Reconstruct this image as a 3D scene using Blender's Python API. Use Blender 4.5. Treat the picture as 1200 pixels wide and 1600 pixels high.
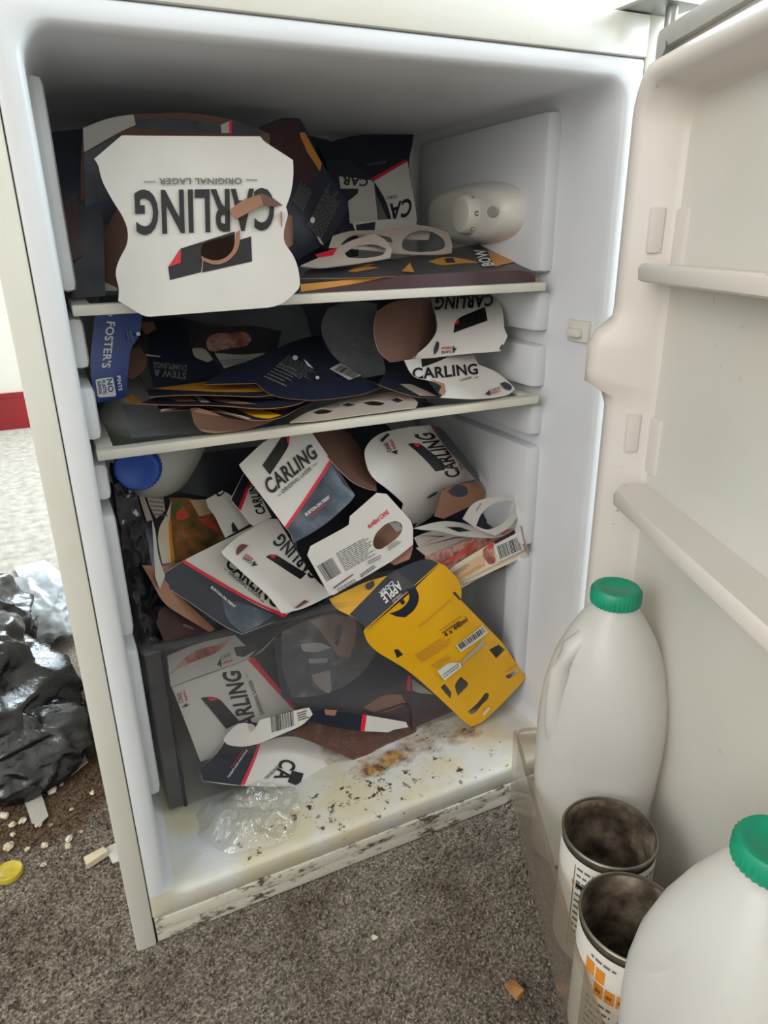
import bpy, bmesh, math, random
from math import sin, cos, pi, radians, sqrt
from mathutils import Vector, Matrix, noise
from mathutils.geometry import delaunay_2d_cdt

for o in list(bpy.data.objects):
    bpy.data.objects.remove(o)
scene = bpy.context.scene
COL = scene.collection
random.seed(7)

# ------------------------------------------------------------------ camera
CAM = Vector((0.02043, -0.54215, 0.64499))
YAW, PITCH, ROLL, FPX = 0.4364429, 0.3711824, -0.0170774, 1095.62
FWD = Vector((sin(YAW) * cos(PITCH), cos(YAW) * cos(PITCH), -sin(PITCH)))
_r0 = Vector((cos(YAW), -sin(YAW), 0.0))
_u0 = _r0.cross(FWD)
RGT = cos(ROLL) * _r0 + sin(ROLL) * _u0
UPV = -sin(ROLL) * _r0 + cos(ROLL) * _u0
cam_data = bpy.data.cameras.new('camera')
cam_data.sensor_fit = 'HORIZONTAL'
cam_data.sensor_width = 36.0
cam_data.lens = 36.0 * FPX / 1200.0
cam_data.clip_start = 0.02
cam = bpy.data.objects.new('camera', cam_data)
COL.objects.link(cam)
_m = Matrix((RGT, UPV, -FWD)).transposed().to_4x4()
_m.translation = CAM
cam.matrix_world = _m
scene.camera = cam

# ------------------------------------------------------------------ world, window light, exposure
world = bpy.data.worlds.new('world')
scene.world = world
world.use_nodes = True
world.node_tree.nodes['Background'].inputs[0].default_value = (0.75, 0.85, 1.0, 1)
world.node_tree.nodes['Background'].inputs[1].default_value = 0.25


def area(name, loc, aim, sx, sy, power, col):
    d = bpy.data.lights.new(name, 'AREA')
    d.shape = 'RECTANGLE'
    d.size, d.size_y, d.energy, d.color = sx, sy, power, col
    o = bpy.data.objects.new(name, d)
    COL.objects.link(o)
    o.location = loc
    o.rotation_euler = (Vector(aim) - Vector(loc)).to_track_quat('-Z', 'Y').to_euler()
    return o


# daylight at the three windows of the room (none of them in the frame)
area('daylight_side_window', (1.62, -0.25, 1.25), (0.3, -0.25, 1.1), 1.3, 1.3, 60, (0.78, 0.93, 1.0))
area('daylight_far_window', (0.95, 2.30, 1.45), (0.4, 0.9, 0.2), 1.2, 1.2, 85, (0.80, 0.91, 1.0))
area('daylight_left_window', (-1.66, -0.95, 1.40), (0.3, -0.1, 0.35), 1.5, 1.3, 28, (1.0, 0.95, 0.915))

vs = scene.view_settings
vs.view_transform = 'Standard'
vs.look = 'None'
vs.gamma = 1.0
vs.use_curve_mapping = False
vs.exposure = 0.18


# ------------------------------------------------------------------ materials
def lin(c):
    return c / 12.92 if c <= 0.04045 else ((c + 0.055) / 1.055) ** 2.4


def rgb(h):
    h = h.lstrip('#')
    return tuple(lin(int(h[i:i + 2], 16) / 255) for i in (0, 2, 4)) + (1.0,)


class NT:
    def __init__(s, name):
        s.m = bpy.data.materials.new(name)
        s.m.use_nodes = True
        s.t = s.m.node_tree
        s.b = s.t.nodes['Principled BSDF']
        s.out = s.t.nodes['Material Output']

    def n(s, typ, **kw):
        nd = s.t.nodes.new(typ)
        for k, v in kw.items():
            if k.startswith('i_'):
                key = k[2:]
                nd.inputs[int(key) if key.isdigit() else key].default_value = v
            else:
                setattr(nd, k, v)
        return nd

    def l(s, a, b):
        s.t.links.new(a, b)

    def coords(s, scale=(1, 1, 1), loc=(0, 0, 0)):
        tc = s.n('ShaderNodeTexCoord')
        mp = s.n('ShaderNodeMapping')
        mp.inputs['Scale'].default_value = scale
        mp.inputs['Location'].default_value = loc
        geo = s.n('ShaderNodeNewGeometry')
        s.l(geo.outputs['Position'], mp.inputs['Vector'])
        return mp.outputs['Vector']

    def noise(s, vec, scale, detail=4, rough=0.55):
        nd = s.n('ShaderNodeTexNoise')
        nd.inputs['Scale'].default_value = scale
        nd.inputs['Detail'].default_value = detail
        nd.inputs['Roughness'].default_value = rough
        s.l(vec, nd.inputs['Vector'])
        return nd.outputs['Fac']

    def ramp(s, fac, stops):
        nd = s.n('ShaderNodeValToRGB')
        el = nd.color_ramp.elements
        while len(el) < len(stops):
            el.new(0.5)
        for e, (p, c) in zip(el, stops):
            e.position = p
            e.color = c if len(c) == 4 else c + (1,)
        s.l(fac, nd.inputs['Fac'])
        return nd.outputs['Color']

    def mix(s, fac, a, b, mode='MIX'):
        nd = s.n('ShaderNodeMix')
        nd.data_type = 'RGBA'
        nd.blend_type = mode
        for sock, v in ((nd.inputs[0], fac), (nd.inputs[6], a), (nd.inputs[7], b)):
            if hasattr(v, 'links'):
                s.l(v, sock)
            else:
                sock.default_value = v
        return nd.outputs[2]

    def math(s, op, a, b=0.0):
        nd = s.n('ShaderNodeMath')
        nd.operation = op
        for sock, v in ((nd.inputs[0], a), (nd.inputs[1], b)):
            if hasattr(v, 'links'):
                s.l(v, sock)
            else:
                sock.default_value = v
        return nd.outputs[0]

    def bump(s, h, strength, dist=0.002):
        nd = s.n('ShaderNodeBump')
        nd.inputs['Strength'].default_value = strength
        nd.inputs['Distance'].default_value = dist
        s.l(h, nd.inputs['Height'])
        s.l(nd.outputs['Normal'], s.b.inputs['Normal'])


W1, K0 = (1, 1, 1, 1), (0, 0, 0, 1)


def bag_mat():
    t = NT('black_bag_plastic')
    v = t.coords()
    t.b.inputs['Base Color'].default_value = rgb('#141518')
    t.l(t.ramp(t.noise(v, 30, 3), [(0.3, (0.16, 0.16, 0.16)), (0.7, (0.34, 0.34, 0.34))]), t.b.inputs['Roughness'])
    t.b.inputs['Specular IOR Level'].default_value = 0.9
    t.bump(t.noise(v, 55, 5, 0.6), 0.35, 0.006)
    return t.m


def simple(name, hexa, rough=0.5, var=0.10, nscale=30, bump=0.0, metal=0.0, spec=0.5):
    t = NT(name)
    v = t.coords()
    f = t.noise(v, nscale)
    c = rgb(hexa)
    lo = tuple(x * (1 - var) for x in c[:3]) + (1,)
    hi = tuple(min(1, x * (1 + var)) for x in c[:3]) + (1,)
    t.l(t.ramp(f, [(0.3, lo), (0.7, hi)]), t.b.inputs['Base Color'])
    t.b.inputs['Roughness'].default_value = rough
    t.b.inputs['Metallic'].default_value = metal
    t.b.inputs['Specular IOR Level'].default_value = spec
    if bump:
        t.bump(t.noise(v, nscale * 4), bump)
    return t.m


def enamel(name, hexa, rough=0.35, grime=0.25, gh='#8a7a58', lowz=None):
    """white painted metal or plastic, faintly yellowed, with flecks of dirt"""
    t = NT(name)
    v = t.coords()
    big = t.noise(v, 5, 3)
    fine = t.noise(v, 85, 3)
    c = rgb(hexa)
    base = t.mix(t.ramp(big, [(0.35, K0), (0.75, W1)]), c, tuple(x * y for x, y in zip(c[:3], (0.96, 0.93, 0.86))) + (1,))
    fle = t.ramp(fine, [(0.675, K0), (0.71, W1)])
    msk = t.ramp(t.noise(v, 9, 2), [(0.5, K0), (0.7, W1)])
    f = t.math('MULTIPLY', t.math('MULTIPLY', fle, msk), grime)
    col = t.mix(f, base, rgb(gh))
    t.l(col, t.b.inputs['Base Color'])
    t.b.inputs['Roughness'].default_value = rough
    return t.m


def liner_mat():
    """white plastic liner: stained and speckled with spilt food on its floor (stains sit on the floor, they have shapes of their own)"""
    t = NT('fridge_liner_plastic')
    v = t.coords()
    geo = t.n('ShaderNodeNewGeometry')
    sx = t.n('ShaderNodeSeparateXYZ')
    t.l(geo.outputs['Position'], sx.inputs[0])
    white = t.mix(t.ramp(t.noise(v, 6, 3), [(0.35, K0), (0.8, W1)]), rgb('#dadbdf'), rgb('#d0d0d2'))
    # floor mask
    fl = t.math('LESS_THAN', sx.outputs['Z'], 0.0625)
    yel = t.ramp(t.noise(v, 14, 5, 0.6), [(0.34, K0), (0.60, W1)])
    c1 = t.mix(t.math('MULTIPLY', t.math('MULTIPLY', yel, fl), 0.8), white, rgb('#cfc29c'))
    # orange-brown spill around the right hand side of the floor
    def blob(cx, cy, rx, ry):
        a = t.math('POWER', t.math('DIVIDE', t.math('SUBTRACT', sx.outputs['X'], cx), rx), 2)
        b = t.math('POWER', t.math('DIVIDE', t.math('SUBTRACT', sx.outputs['Y'], cy), ry), 2)
        return t.math('MAXIMUM', t.math('SUBTRACT', 1.0, t.math('ADD', a, b)), 0.0)
    sp = t.math('ADD', blob(0.375, 0.085, 0.085, 0.03), blob(0.30, 0.073, 0.05, 0.02))
    n2 = t.noise(v, 38, 6, 0.65)
    spm = t.ramp(t.math('ADD', t.math('MULTIPLY', sp, 0.26), t.math('MULTIPLY', n2, 1.05)), [(0.56, K0), (0.86, W1)])
    spm = t.math('MULTIPLY', t.math('MULTIPLY', spm, fl), t.math('GREATER_THAN', sp, 0.0))
    c2 = t.mix(spm, c1, t.mix(t.ramp(t.noise(v, 70, 4), [(0.42, K0), (0.6, W1)]), rgb('#6b4526'), rgb('#b88f52')))
    dk = t.math('ADD', blob(0.385, 0.09, 0.07, 0.025), t.math('ADD', blob(0.21, 0.03, 0.15, 0.05), blob(0.33, 0.04, 0.16, 0.05)))
    n3 = t.noise(v, 75, 6, 0.75)
    dm = t.ramp(t.math('ADD', t.math('MULTIPLY', dk, 0.067), n3), [(0.645, K0), (0.685, W1)])
    dm = t.math('MULTIPLY', t.math('MULTIPLY', dm, fl), t.math('GREATER_THAN', dk, 0.0))
    c3 = t.mix(dm, c2, rgb('#4a3524'))
    # sparse flecks on the walls
    wf = t.math('MULTIPLY', t.ramp(t.noise(v, 60, 2), [(0.80, K0), (0.83, W1)]), 0.5)
    c4 = t.mix(wf, c3, rgb('#6b5a48'))
    t.l(c4, t.b.inputs['Base Color'])
    t.b.inputs['Roughness'].default_value = 0.38
    return t.m


def plinth_mat():
    t = NT('plinth_dirty_enamel')
    v = t.coords((1, 1, 2.2))
    n = t.noise(v, 26, 6, 0.7)
    n2 = t.noise(v, 90, 4, 0.7)
    m = t.ramp(t.math('ADD', t.math('MULTIPLY', n, 0.7), t.math('MULTIPLY', n2, 0.35)), [(0.535, K0), (0.62, W1)])
    c = t.mix(m, rgb('#d3cdbf'), rgb('#54493d'))
    t.l(c, t.b.inputs['Base Color'])
    t.b.inputs['Roughness'].default_value = 0.5
    return t.m


def carpet_mat():
    t = NT('grey_brown_carpet')
    v = t.coords()
    n1 = t.noise(v, 330, 3, 0.7)
    n2 = t.noise(v, 9, 4, 0.6)
    n3 = t.noise(v, 2.2, 3, 0.5)
    c = t.ramp(n1, [(0.30, rgb('#52473e')), (0.5, rgb('#94887b')), (0.68, rgb('#d2c7b9'))])
    c = t.mix(t.ramp(n2, [(0.45, K0), (0.7, W1)]), c, t.mix(0.45, c, rgb('#4a3524')))
    geo = t.n('ShaderNodeNewGeometry')
    sx = t.n('ShaderNodeSeparateXYZ')
    t.l(geo.outputs['Position'], sx.inputs[0])
    # window light on the far floor painted in as paler colour, brown grime around the bin bag
    far = t.ramp(t.math('ADD', t.math('MULTIPLY', sx.outputs['Y'], 0.8), t.math('MULTIPLY', n2, 0.5)), [(0.70, K0), (0.95, W1)])
    pale = t.ramp(t.noise(v, 40, 5, 0.6), [(0.3, rgb('#a39b90')), (0.7, rgb('#cfc8bd'))])
    c = t.mix(far, c, pale)
    dx = t.math('DIVIDE', t.math('ADD', sx.outputs['X'], 0.09), 0.17)
    dy = t.math('DIVIDE', t.math('SUBTRACT', sx.outputs['Y'], 0.27), 0.14)
    rr = t.math('ADD', t.math('POWER', dx, 2), t.math('POWER', dy, 2))
    gm = t.ramp(t.math('ADD', rr, t.math('MULTIPLY', n2, 1.2)), [(0.85, W1), (1.75, K0)])
    brown = t.ramp(n1, [(0.3, rgb('#3f2c20')), (0.7, rgb('#94775f'))])
    c = t.mix(t.math('MULTIPLY', gm, 0.85), c, brown)
    t.l(c, t.b.inputs['Base Color'])
    t.b.inputs['Roughness'].default_value = 0.95
    t.b.inputs['Specular IOR Level'].default_value = 0.15
    t.bump(t.noise(v, 420, 3, 0.7), 0.9, 0.004)
    return t.m


def clear_film(name, tint='#d8d8d8', gloss=0.14, rough=0.12, crinkle=0.0, opacity=0.0, body='#8f8f92'):
    """thin clear plastic: lets light straight through, with a fresnel sheen"""
    t = NT(name)
    tr = t.n('ShaderNodeBsdfTransparent')
    tr.inputs[0].default_value = rgb(tint)
    gl = t.n('ShaderNodeBsdfGlossy')
    gl.inputs['Roughness'].default_value = rough
    gl.inputs[0].default_value = (0.9, 0.92, 0.95, 1)
    fr = t.n('ShaderNodeLayerWeight')
    fr.inputs['Blend'].default_value = 0.5
    f = t.math('ADD', t.math('MULTIPLY', t.math('POWER', fr.outputs['Facing'], 4.0), 0.55), gloss)
    mx = t.n('ShaderNodeMixShader')
    t.l(f, mx.inputs[0])
    t.l(tr.outputs[0], mx.inputs[1])
    t.l(gl.outputs[0], mx.inputs[2])
    last = mx
    if opacity:
        df = t.n('ShaderNodeBsdfDiffuse')
        df.inputs[0].default_value = rgb(body)
        m2 = t.n('ShaderNodeMixShader')
        m2.inputs[0].default_value = opacity
        t.l(mx.outputs[0], m2.inputs[1])
        t.l(df.outputs[0], m2.inputs[2])
        last = m2
    if crinkle:
        v = t.coords()
        bp = t.n('ShaderNodeBump')
        bp.inputs['Strength'].default_value = crinkle
        bp.inputs['Distance'].default_value = 0.006
        t.l(t.noise(v, 45, 4, 0.6), bp.inputs['Height'])
        t.l(bp.outputs['Normal'], gl.inputs['Normal'])
        t.l(bp.outputs['Normal'], fr.inputs['Normal'])
    t.t.nodes.remove(t.b)
    t.l(last.outputs[0], t.out.inputs['Surface'])
    return t.m


def milky(name, hexa):
    t = NT(name)
    v = t.coords()
    c = t.ramp(t.noise(v, 12, 3), [(0.3, rgb(hexa)), (0.7, tuple(min(1, x * 1.06) for x in rgb(hexa)[:3]) + (1,))])
    df = t.n('ShaderNodeBsdfDiffuse')
    tl = t.n('ShaderNodeBsdfTranslucent')
    tr = t.n('ShaderNodeBsdfTransparent')
    tr.inputs[0].default_value = (0.95, 0.95, 0.94, 1)
    gl = t.n('ShaderNodeBsdfGlossy')
    gl.inputs['Roughness'].default_value = 0.28
    t.l(c, df.inputs[0])
    t.l(c, tl.inputs[0])
    a = t.n('ShaderNodeMixShader'); a.inputs[0].default_value = 0.38
    t.l(df.outputs[0], a.inputs[1]); t.l(tl.outputs[0], a.inputs[2])
    b = t.n('ShaderNodeMixShader'); b.inputs[0].default_value = 0.22
    t.l(a.outputs[0], b.inputs[1]); t.l(tr.outputs[0], b.inputs[2])
    fr = t.n('ShaderNodeLayerWeight'); fr.inputs['Blend'].default_value = 0.5
    d = t.n('ShaderNodeMixShader')
    t.l(t.math('ADD', t.math('MULTIPLY', t.math('POWER', fr.outputs['Facing'], 5.0), 0.5), 0.035), d.inputs[0])
    t.l(b.outputs[0], d.inputs[1]); t.l(gl.outputs[0], d.inputs[2])
    t.t.nodes.remove(t.b)
    t.l(d.outputs[0], t.out.inputs['Surface'])
    return t.m


def food_mat(name, cols, scale=28, rough=0.4):
    t = NT(name)
    v = t.coords()
    f = t.noise(v, scale, 4, 0.6)
    k = len(cols)
    stops = [(0.28 + 0.44 * i / (k - 1), rgb(c)) for i, c in enumerate(cols)]
    t.l(t.ramp(f, stops), t.b.inputs['Base Color'])
    t.b.inputs['Roughness'].default_value = rough
    return t.m


def card_mat(name, hexa, rough=0.42, var=0.05, dirt=0.10):
    t = NT(name)
    v = t.coords()
    c = rgb(hexa)
    f = t.noise(v, 18, 4)
    lo = tuple(x * (1 - var) for x in c[:3]) + (1,)
    col = t.ramp(f, [(0.3, lo), (0.7, c)])
    d = t.math('MULTIPLY', t.ramp(t.noise(v, 9, 5, 0.65), [(0.58, K0), (0.78, W1)]), dirt)
    col = t.mix(d, col, rgb('#6e5c44'))
    t.l(col, t.b.inputs['Base Color'])
    t.b.inputs['Roughness'].default_value = rough
    t.bump(t.noise(v, 60, 3), 0.10, 0.002)
    return t.m


M = {
    'liner': liner_mat(),
    'enamel': enamel('white_enamel', '#d9d6cf', 0.32, 0.35),
    'doorwhite': enamel('door_liner_plastic', '#dcd5d0', 0.40, 0.7, '#5b4630'),
    'shelfwhite': enamel('shelf_trim_plastic', '#d6d2c9', 0.4, 0.6, '#7d6640'),
    'plinth': plinth_mat(),
    'carpet': carpet_mat(),
    'wall': simple('painted_wall', '#dfdbd2', 0.8, 0.03, 6),
    'ceil': simple('painted_ceiling', '#e6e4df', 0.85, 0.03, 5),
    'redboard': simple('red_gloss_skirting_paint', '#8a1a20', 0.3, 0.12, 14),
    'gasket': simple('grey_rubber', '#a9a6a0', 0.6, 0.06, 30),
    'dark': simple('dark_gap', '#262420', 0.8, 0.1, 30),
    'steel': simple('hinge_steel', '#9a9a98', 0.35, 0.1, 30, metal=0.8),
    'glass': clear_film('shelf_glass', '#e4ebe8', 0.06, 0.06),
    'drawer': clear_film('smoky_drawer_plastic', '#fefefe', 0.012, 0.10, 0.05, 0.05, '#c6c1c5'),
    'draweredge': clear_film('drawer_edge_plastic', '#6d6a70', 0.12, 0.12, 0, 0.45, '#4a464c'),
    'rack': clear_film('clear_rack_plastic', '#f0ece6', 0.04, 0.14, 0.0, 0.13, '#b5ab9d'),
    'film': clear_film('clear_wrap_film', '#fdfdfb', 0.13, 0.07, 0.9, 0.10, '#dedad2'),
    'greyfilm': clear_film('cloudy_wrap_film', '#eeeef2', 0.07, 0.15, 0.6, 0.16, '#a9aab0'),
    'thinfilm': clear_film('thin_cloudy_film', '#f6f6f8', 0.06, 0.15, 0.6, 0.05, '#b9bac0'),
    'brownfilm': clear_film('greasy_wrap_film', '#d2b8ad', 0.10, 0.15, 0.7, 0.30, '#8c6a60'),
    'milky': milky('translucent_milk_plastic', '#f4f1ed'),
    'green': simple('green_cap_plastic', '#12936f', 0.42, 0.06, 40),
    'blue': simple('blue_cap_plastic', '#12429c', 0.42, 0.06, 40),
    'tin': simple('tin_rim_steel', '#8d857a', 0.35, 0.2, 50, metal=0.85),
    'tinin': food_mat('dirty_tin_inside', ['#2a221c', '#574a3d', '#8a7b6a', '#b3a594'], 40, 0.6),
    'paper': card_mat('tin_paper_label', '#d8d3ca', 0.6),
    'white': card_mat('white_coated_board', '#d6d0cb', 0.42, 0.07, 0.16),
    'offwhite': card_mat('greyish_white_board', '#bdb8b1'),
    'taupe': card_mat('taupe_board', '#b8aaa0', 0.6),
    'kraft': card_mat('brown_kraft_board', '#9c7059', 0.75, 0.12),
    'kraftdark': card_mat('dark_brown_board', '#6a4a3e', 0.75, 0.15),
    'navy': card_mat('navy_printed_board', '#212535', 0.34, 0.12, 0.10),
    'slate': food_mat('slate_cloud_print', ['#252c3a', '#434d5a', '#76808a'], 22, 0.35),
    'black': card_mat('black_ink', '#15151a', 0.4, 0.05, 0.03),
    'red': card_mat('red_ink', '#d6203c', 0.4, 0.05, 0.03),
    'whiteink': card_mat('white_ink', '#d9d8d6', 0.5, 0.03, 0.0),
    'greyink': card_mat('grey_ink', '#6c6a68', 0.5, 0.05, 0.0),
    'yellow': card_mat('yellow_board', '#e8ad13', 0.38, 0.06, 0.12),
    'ochre': card_mat('dull_gold_board', '#c98a35', 0.4, 0.15, 0.3),
    'charcoal': card_mat('charcoal_board', '#3c3a3f', 0.35, 0.12, 0.15),
    'maroon': card_mat('dark_maroon_board', '#43242a', 0.4, 0.15, 0.1),
    'royal': card_mat('royal_blue_board', '#12317e', 0.35, 0.08, 0.03),
    'cream': card_mat('cream_print', '#e0d2b8', 0.5),
    'beige': card_mat('beige_print', '#d9b48e', 0.5),
    'orange': card_mat('orange_print', '#e08a2a', 0.5),
    'food': food_mat('stew_print', ['#3c2a1c', '#6b5a30', '#9a5a38', '#a88a5a'], 55),
    'meat': food_mat('meat_print', ['#6a3430', '#a0584c', '#c99a8c', '#4a2e28'], 50),
    'pinkfood': food_mat('tomato_print', ['#c43c34', '#e0655a'], 60),
    'greenfood': food_mat('leaf_print', ['#3f5a2a', '#6f7f3f'], 60),
    'shiny': bag_mat(),
    'blackfilm': simple('black_film', '#14151b', 0.2, 0.2, 20),
    'silver': simple('grey_bag_plastic', '#b9bfc6', 0.25, 0.1, 20, 0.2),
    'crumb': food_mat('food_crumb', ['#8f7a58', '#cfc3a8', '#f0ebe0'], 90, 0.8),
    'lidyellow': simple('yellow_foil_lid', '#c4ad3c', 0.3, 0.15, 60),
    'wood': food_mat('splintered_wood', ['#8a5a32', '#c08a58'], 60, 0.7),
    'glass_pane': clear_film('window_glass', '#f4f8fa', 0.06, 0.02),
}


# ------------------------------------------------------------------ mesh helpers
def mesh(name, verts, faces, mat, parent=None, smooth=False, fmat=None):
    me = bpy.data.meshes.new(name)
    me.from_pydata([tuple(v) for v in verts], [], faces)
    mats = mat if isinstance(mat, (list, tuple)) else [mat]
    for m in mats:
        me.materials.append(M[m] if isinstance(m, str) else m)
    if fmat:
        me.polygons.foreach_set('material_index', fmat)
    if smooth:
        me.polygons.foreach_set('use_smooth', [True] * len(faces))
    me.validate()
    me.update()
    o = bpy.data.objects.new(name, me)
    COL.objects.link(o)
    if parent:
        o.parent = parent
        o.matrix_parent_inverse = parent.matrix_world.inverted() if parent.type != 'EMPTY' else Matrix.Translation(-parent.location)
    return o


def tag(o, label=None, cat=None, group=None, kind=None):
    if label: o['label'] = label
    if cat: o['category'] = cat
    if group: o['group'] = group
    if kind: o['kind'] = kind
    return o


def empty(name, loc):
    o = bpy.data.objects.new(name, None)
    o.location = loc
    o.empty_display_size = 0.02
    COL.objects.link(o)
    return o


class MB:
    """collects boxes, loops, tubes; builds them as one mesh"""
    def __init__(s):
        s.v, s.f = [], []

    def add(s, vs, fs):
        k = len(s.v)
        s.v += [Vector(p) for p in vs]
        s.f += [tuple(i + k for i in f) for f in fs]
        return s

    def box(s, x0, x1, y0, y1, z0, z1, bev=0.0, T=None):
        if bev <= 0:
            vs = [(x, y, z) for z in (z0, z1) for y in (y0, y1) for x in (x0, x1)]
            fs = [(0, 2, 3, 1), (4, 5, 7, 6), (0, 1, 5, 4), (1, 3, 7, 5), (3, 2, 6, 7), (2, 0, 4, 6)]
        else:
            bm = bmesh.new()
            bmesh.ops.create_cube(bm, size=1)
            for v in bm.verts:
                v.co = Vector(((x0 + x1) / 2 + v.co.x * (x1 - x0), (y0 + y1) / 2 + v.co.y * (y1 - y0), (z0 + z1) / 2 + v.co.z * (z1 - z0)))
            bmesh.ops.bevel(bm, geom=bm.edges[:], offset=bev, segments=2, affect='EDGES', profile=0.6)
            bm.verts.index_update()
            vs = [v.co.copy() for v in bm.verts]
            fs = [tuple(v.index for v in f.verts) for f in bm.faces]
            bm.free()
        if T:
            vs = [T(Vector(p)) for p in vs]
        return s.add(vs, fs)

    def loft(s, loops, cap0=True, cap1=True, closed=True):
        n = len(loops[0])
        vs = [p for l in loops for p in l]
        fs = []
        for i in range(len(loops) - 1):
            for j in range(n if closed else n - 1):
                a, b = i * n + j, i * n + (j + 1) % n
                fs.append((a, b, b + n, a + n))
        if cap0: fs.append(tuple(range(n - 1, -1, -1)))
        if cap1: fs.append(tuple((len(loops) - 1) * n + j for j in range(n)))
        return s.add(vs, fs)

    def tube(s, pts, r, n=8):
        pts = [Vector(p) for p in pts]
        loops = []
        for i, p in enumerate(pts):
            d = (pts[min(i + 1, len(pts) - 1)] - pts[max(i - 1, 0)]).normalized()
            a = d.cross(Vector((0.31, 0.2, 0.93))).normalized()
            b = d.cross(a)
            rr = r[i] if isinstance(r, (list, tuple)) else r
            loops.append([p + a * rr * cos(2 * pi * k / n) + b * rr * sin(2 * pi * k / n) for k in range(n)])
        return s.loft(loops)

    def build(s, name, mat, parent=None, smooth=False):
        return mesh(name, s.v, s.f, mat, parent, smooth)


def autosmooth(o, ang=35):
    me = o.data
    me.polygons.foreach_set('use_smooth', [True] * len(me.polygons))
    bm = bmesh.new(); bm.from_mesh(me)
    for e in bm.edges:
        if len(e.link_faces) == 2 and e.calc_face_angle(0) > radians(ang):
            e.smooth = False
    bm.to_mesh(me); bm.free()
    return o


def fixn(o):
    bm = bmesh.new(); bm.from_mesh(o.data)
    bmesh.ops.recalc_face_normals(bm, faces=bm.faces[:])
    bm.to_mesh(o.data); bm.free()
    return o


def rrect(x0, x1, z0, z1, r, nc=6, step=None):
    """rounded rectangle as a list of 2-D points, counter-clockwise, optionally resampled along the straights"""
    pts = []
    for cx, cz, a0 in ((x1 - r, z0 + r, -90), (x1 - r, z1 - r, 0), (x0 + r, z1 - r, 90), (x0 + r, z0 + r, 180)):
        for k in range(nc + 1):
            a = radians(a0 + 90 * k / nc)
            pts.append((cx + r * cos(a), cz + r * sin(a)))
        if step:
            pts.append(None)
    if not step:
        return pts
    res, n = [], len(pts)
    for i, p in enumerate(pts):
        if p is None:
            a, b = pts[i - 1], pts[(i + 1) % n]
            for k in range(1, step):
                res.append((a[0] + (b[0] - a[0]) * k / step, a[1] + (b[1] - a[1]) * k / step))
        else:
            res.append(p)
    return res


# ------------------------------------------------------------------ room
RX0, RX1, RY0, RY1, RH = -1.75, 1.70, -2.20, 2.40, 2.40
b = MB(); b.box(RX0 - .1, RX1 + .1, RY0 - .1, RY1 + .1, -0.06, 0.0)
tag(b.build('floor', 'carpet'), kind='structure')
b = MB(); b.box(RX0 - .1, RX1 + .1, RY0 - .1, RY1 + .1, RH, RH + .06)
tag(b.build('ceiling', 'ceil'), kind='structure')
# far wall with a window hidden behind the fridge
b = MB()
b.box(RX0, 0.30, RY1, RY1 + .1, 0, RH); b.box(1.60, RX1, RY1, RY1 + .1, 0, RH)
b.box(0.30, 1.60, RY1, RY1 + .1, 0, 0.85); b.box(0.30, 1.60, RY1, RY1 + .1, 2.10, RH)
tag(b.build('wall_far', 'wall'), kind='structure')
b = MB()
b.box(RX1, RX1 + .1, RY0, -0.95, 0, RH); b.box(RX1, RX1 + .1, 0.45, RY1, 0, RH)
b.box(RX1, RX1 + .1, -0.95, 0.45, 0, 0.55); b.box(RX1, RX1 + .1, -0.95, 0.45, 1.95, RH)
tag(b.build('wall_right', 'wall'), kind='structure')
b = MB()
b.box(RX0, RX1, RY0 - .1, RY0, 0, RH)
tag(b.build('wall_rear', 'wall'), kind='structure')
b = MB()
b.box(RX0 - .1, RX0, RY0, -1.75, 0, RH); b.box(RX0 - .1, RX0, -0.15, RY1, 0, RH)
b.box(RX0 - .1, RX0, -1.75, -0.15, 0, 0.70); b.box(RX0 - .1, RX0, -1.75, -0.15, 2.10, RH)
tag(b.build('wall_left', 'wall'), kind='structure')


def window(name, axis, pos, a0, a1, z0, z1):
    b = MB()
    t = 0.05
    def bx(p0, p1, q0, q1):
        if axis == 'y': b.box(p0, p1, pos + .02, pos + .07, q0, q1)
        else: b.box(pos + .02, pos + .07, p0, p1, q0, q1)
    bx(a0, a0 + t, z0, z1); bx(a1 - t, a1, z0, z1); bx(a0, a1, z0, z0 + t); bx(a0, a1, z1 - t, z1)
    bx((a0 + a1) / 2 - t / 2, (a0 + a1) / 2 + t / 2, z0, z1)
    o = tag(b.build(name, 'enamel'), kind='structure')
    g = MB()
    if axis == 'y': g.box(a0 + t, a1 - t, pos + .04, pos + .045, z0 + t, z1 - t)
    else: g.box(pos + .04, pos + .045, a0 + t, a1 - t, z0 + t, z1 - t)
    g.build('pane', 'glass_pane', o)


window('window_1', 'x', RX1, -0.95, 0.45, 0.55, 1.95)
window('window_2', 'y', RY1, 0.30, 1.60, 0.85, 2.10)
window('window_3', 'x', RX0 - .1, -1.75, -0.15, 0.70, 2.10)
b = MB()
b.box(RX0, RX1, RY1 - .018, RY1, 0, 0.115); b.box(RX0, RX1, RY1 - .012, RY1, 0.115, 0.135)
tag(b.build('baseboard_far', 'redboard'), kind='structure')

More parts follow.
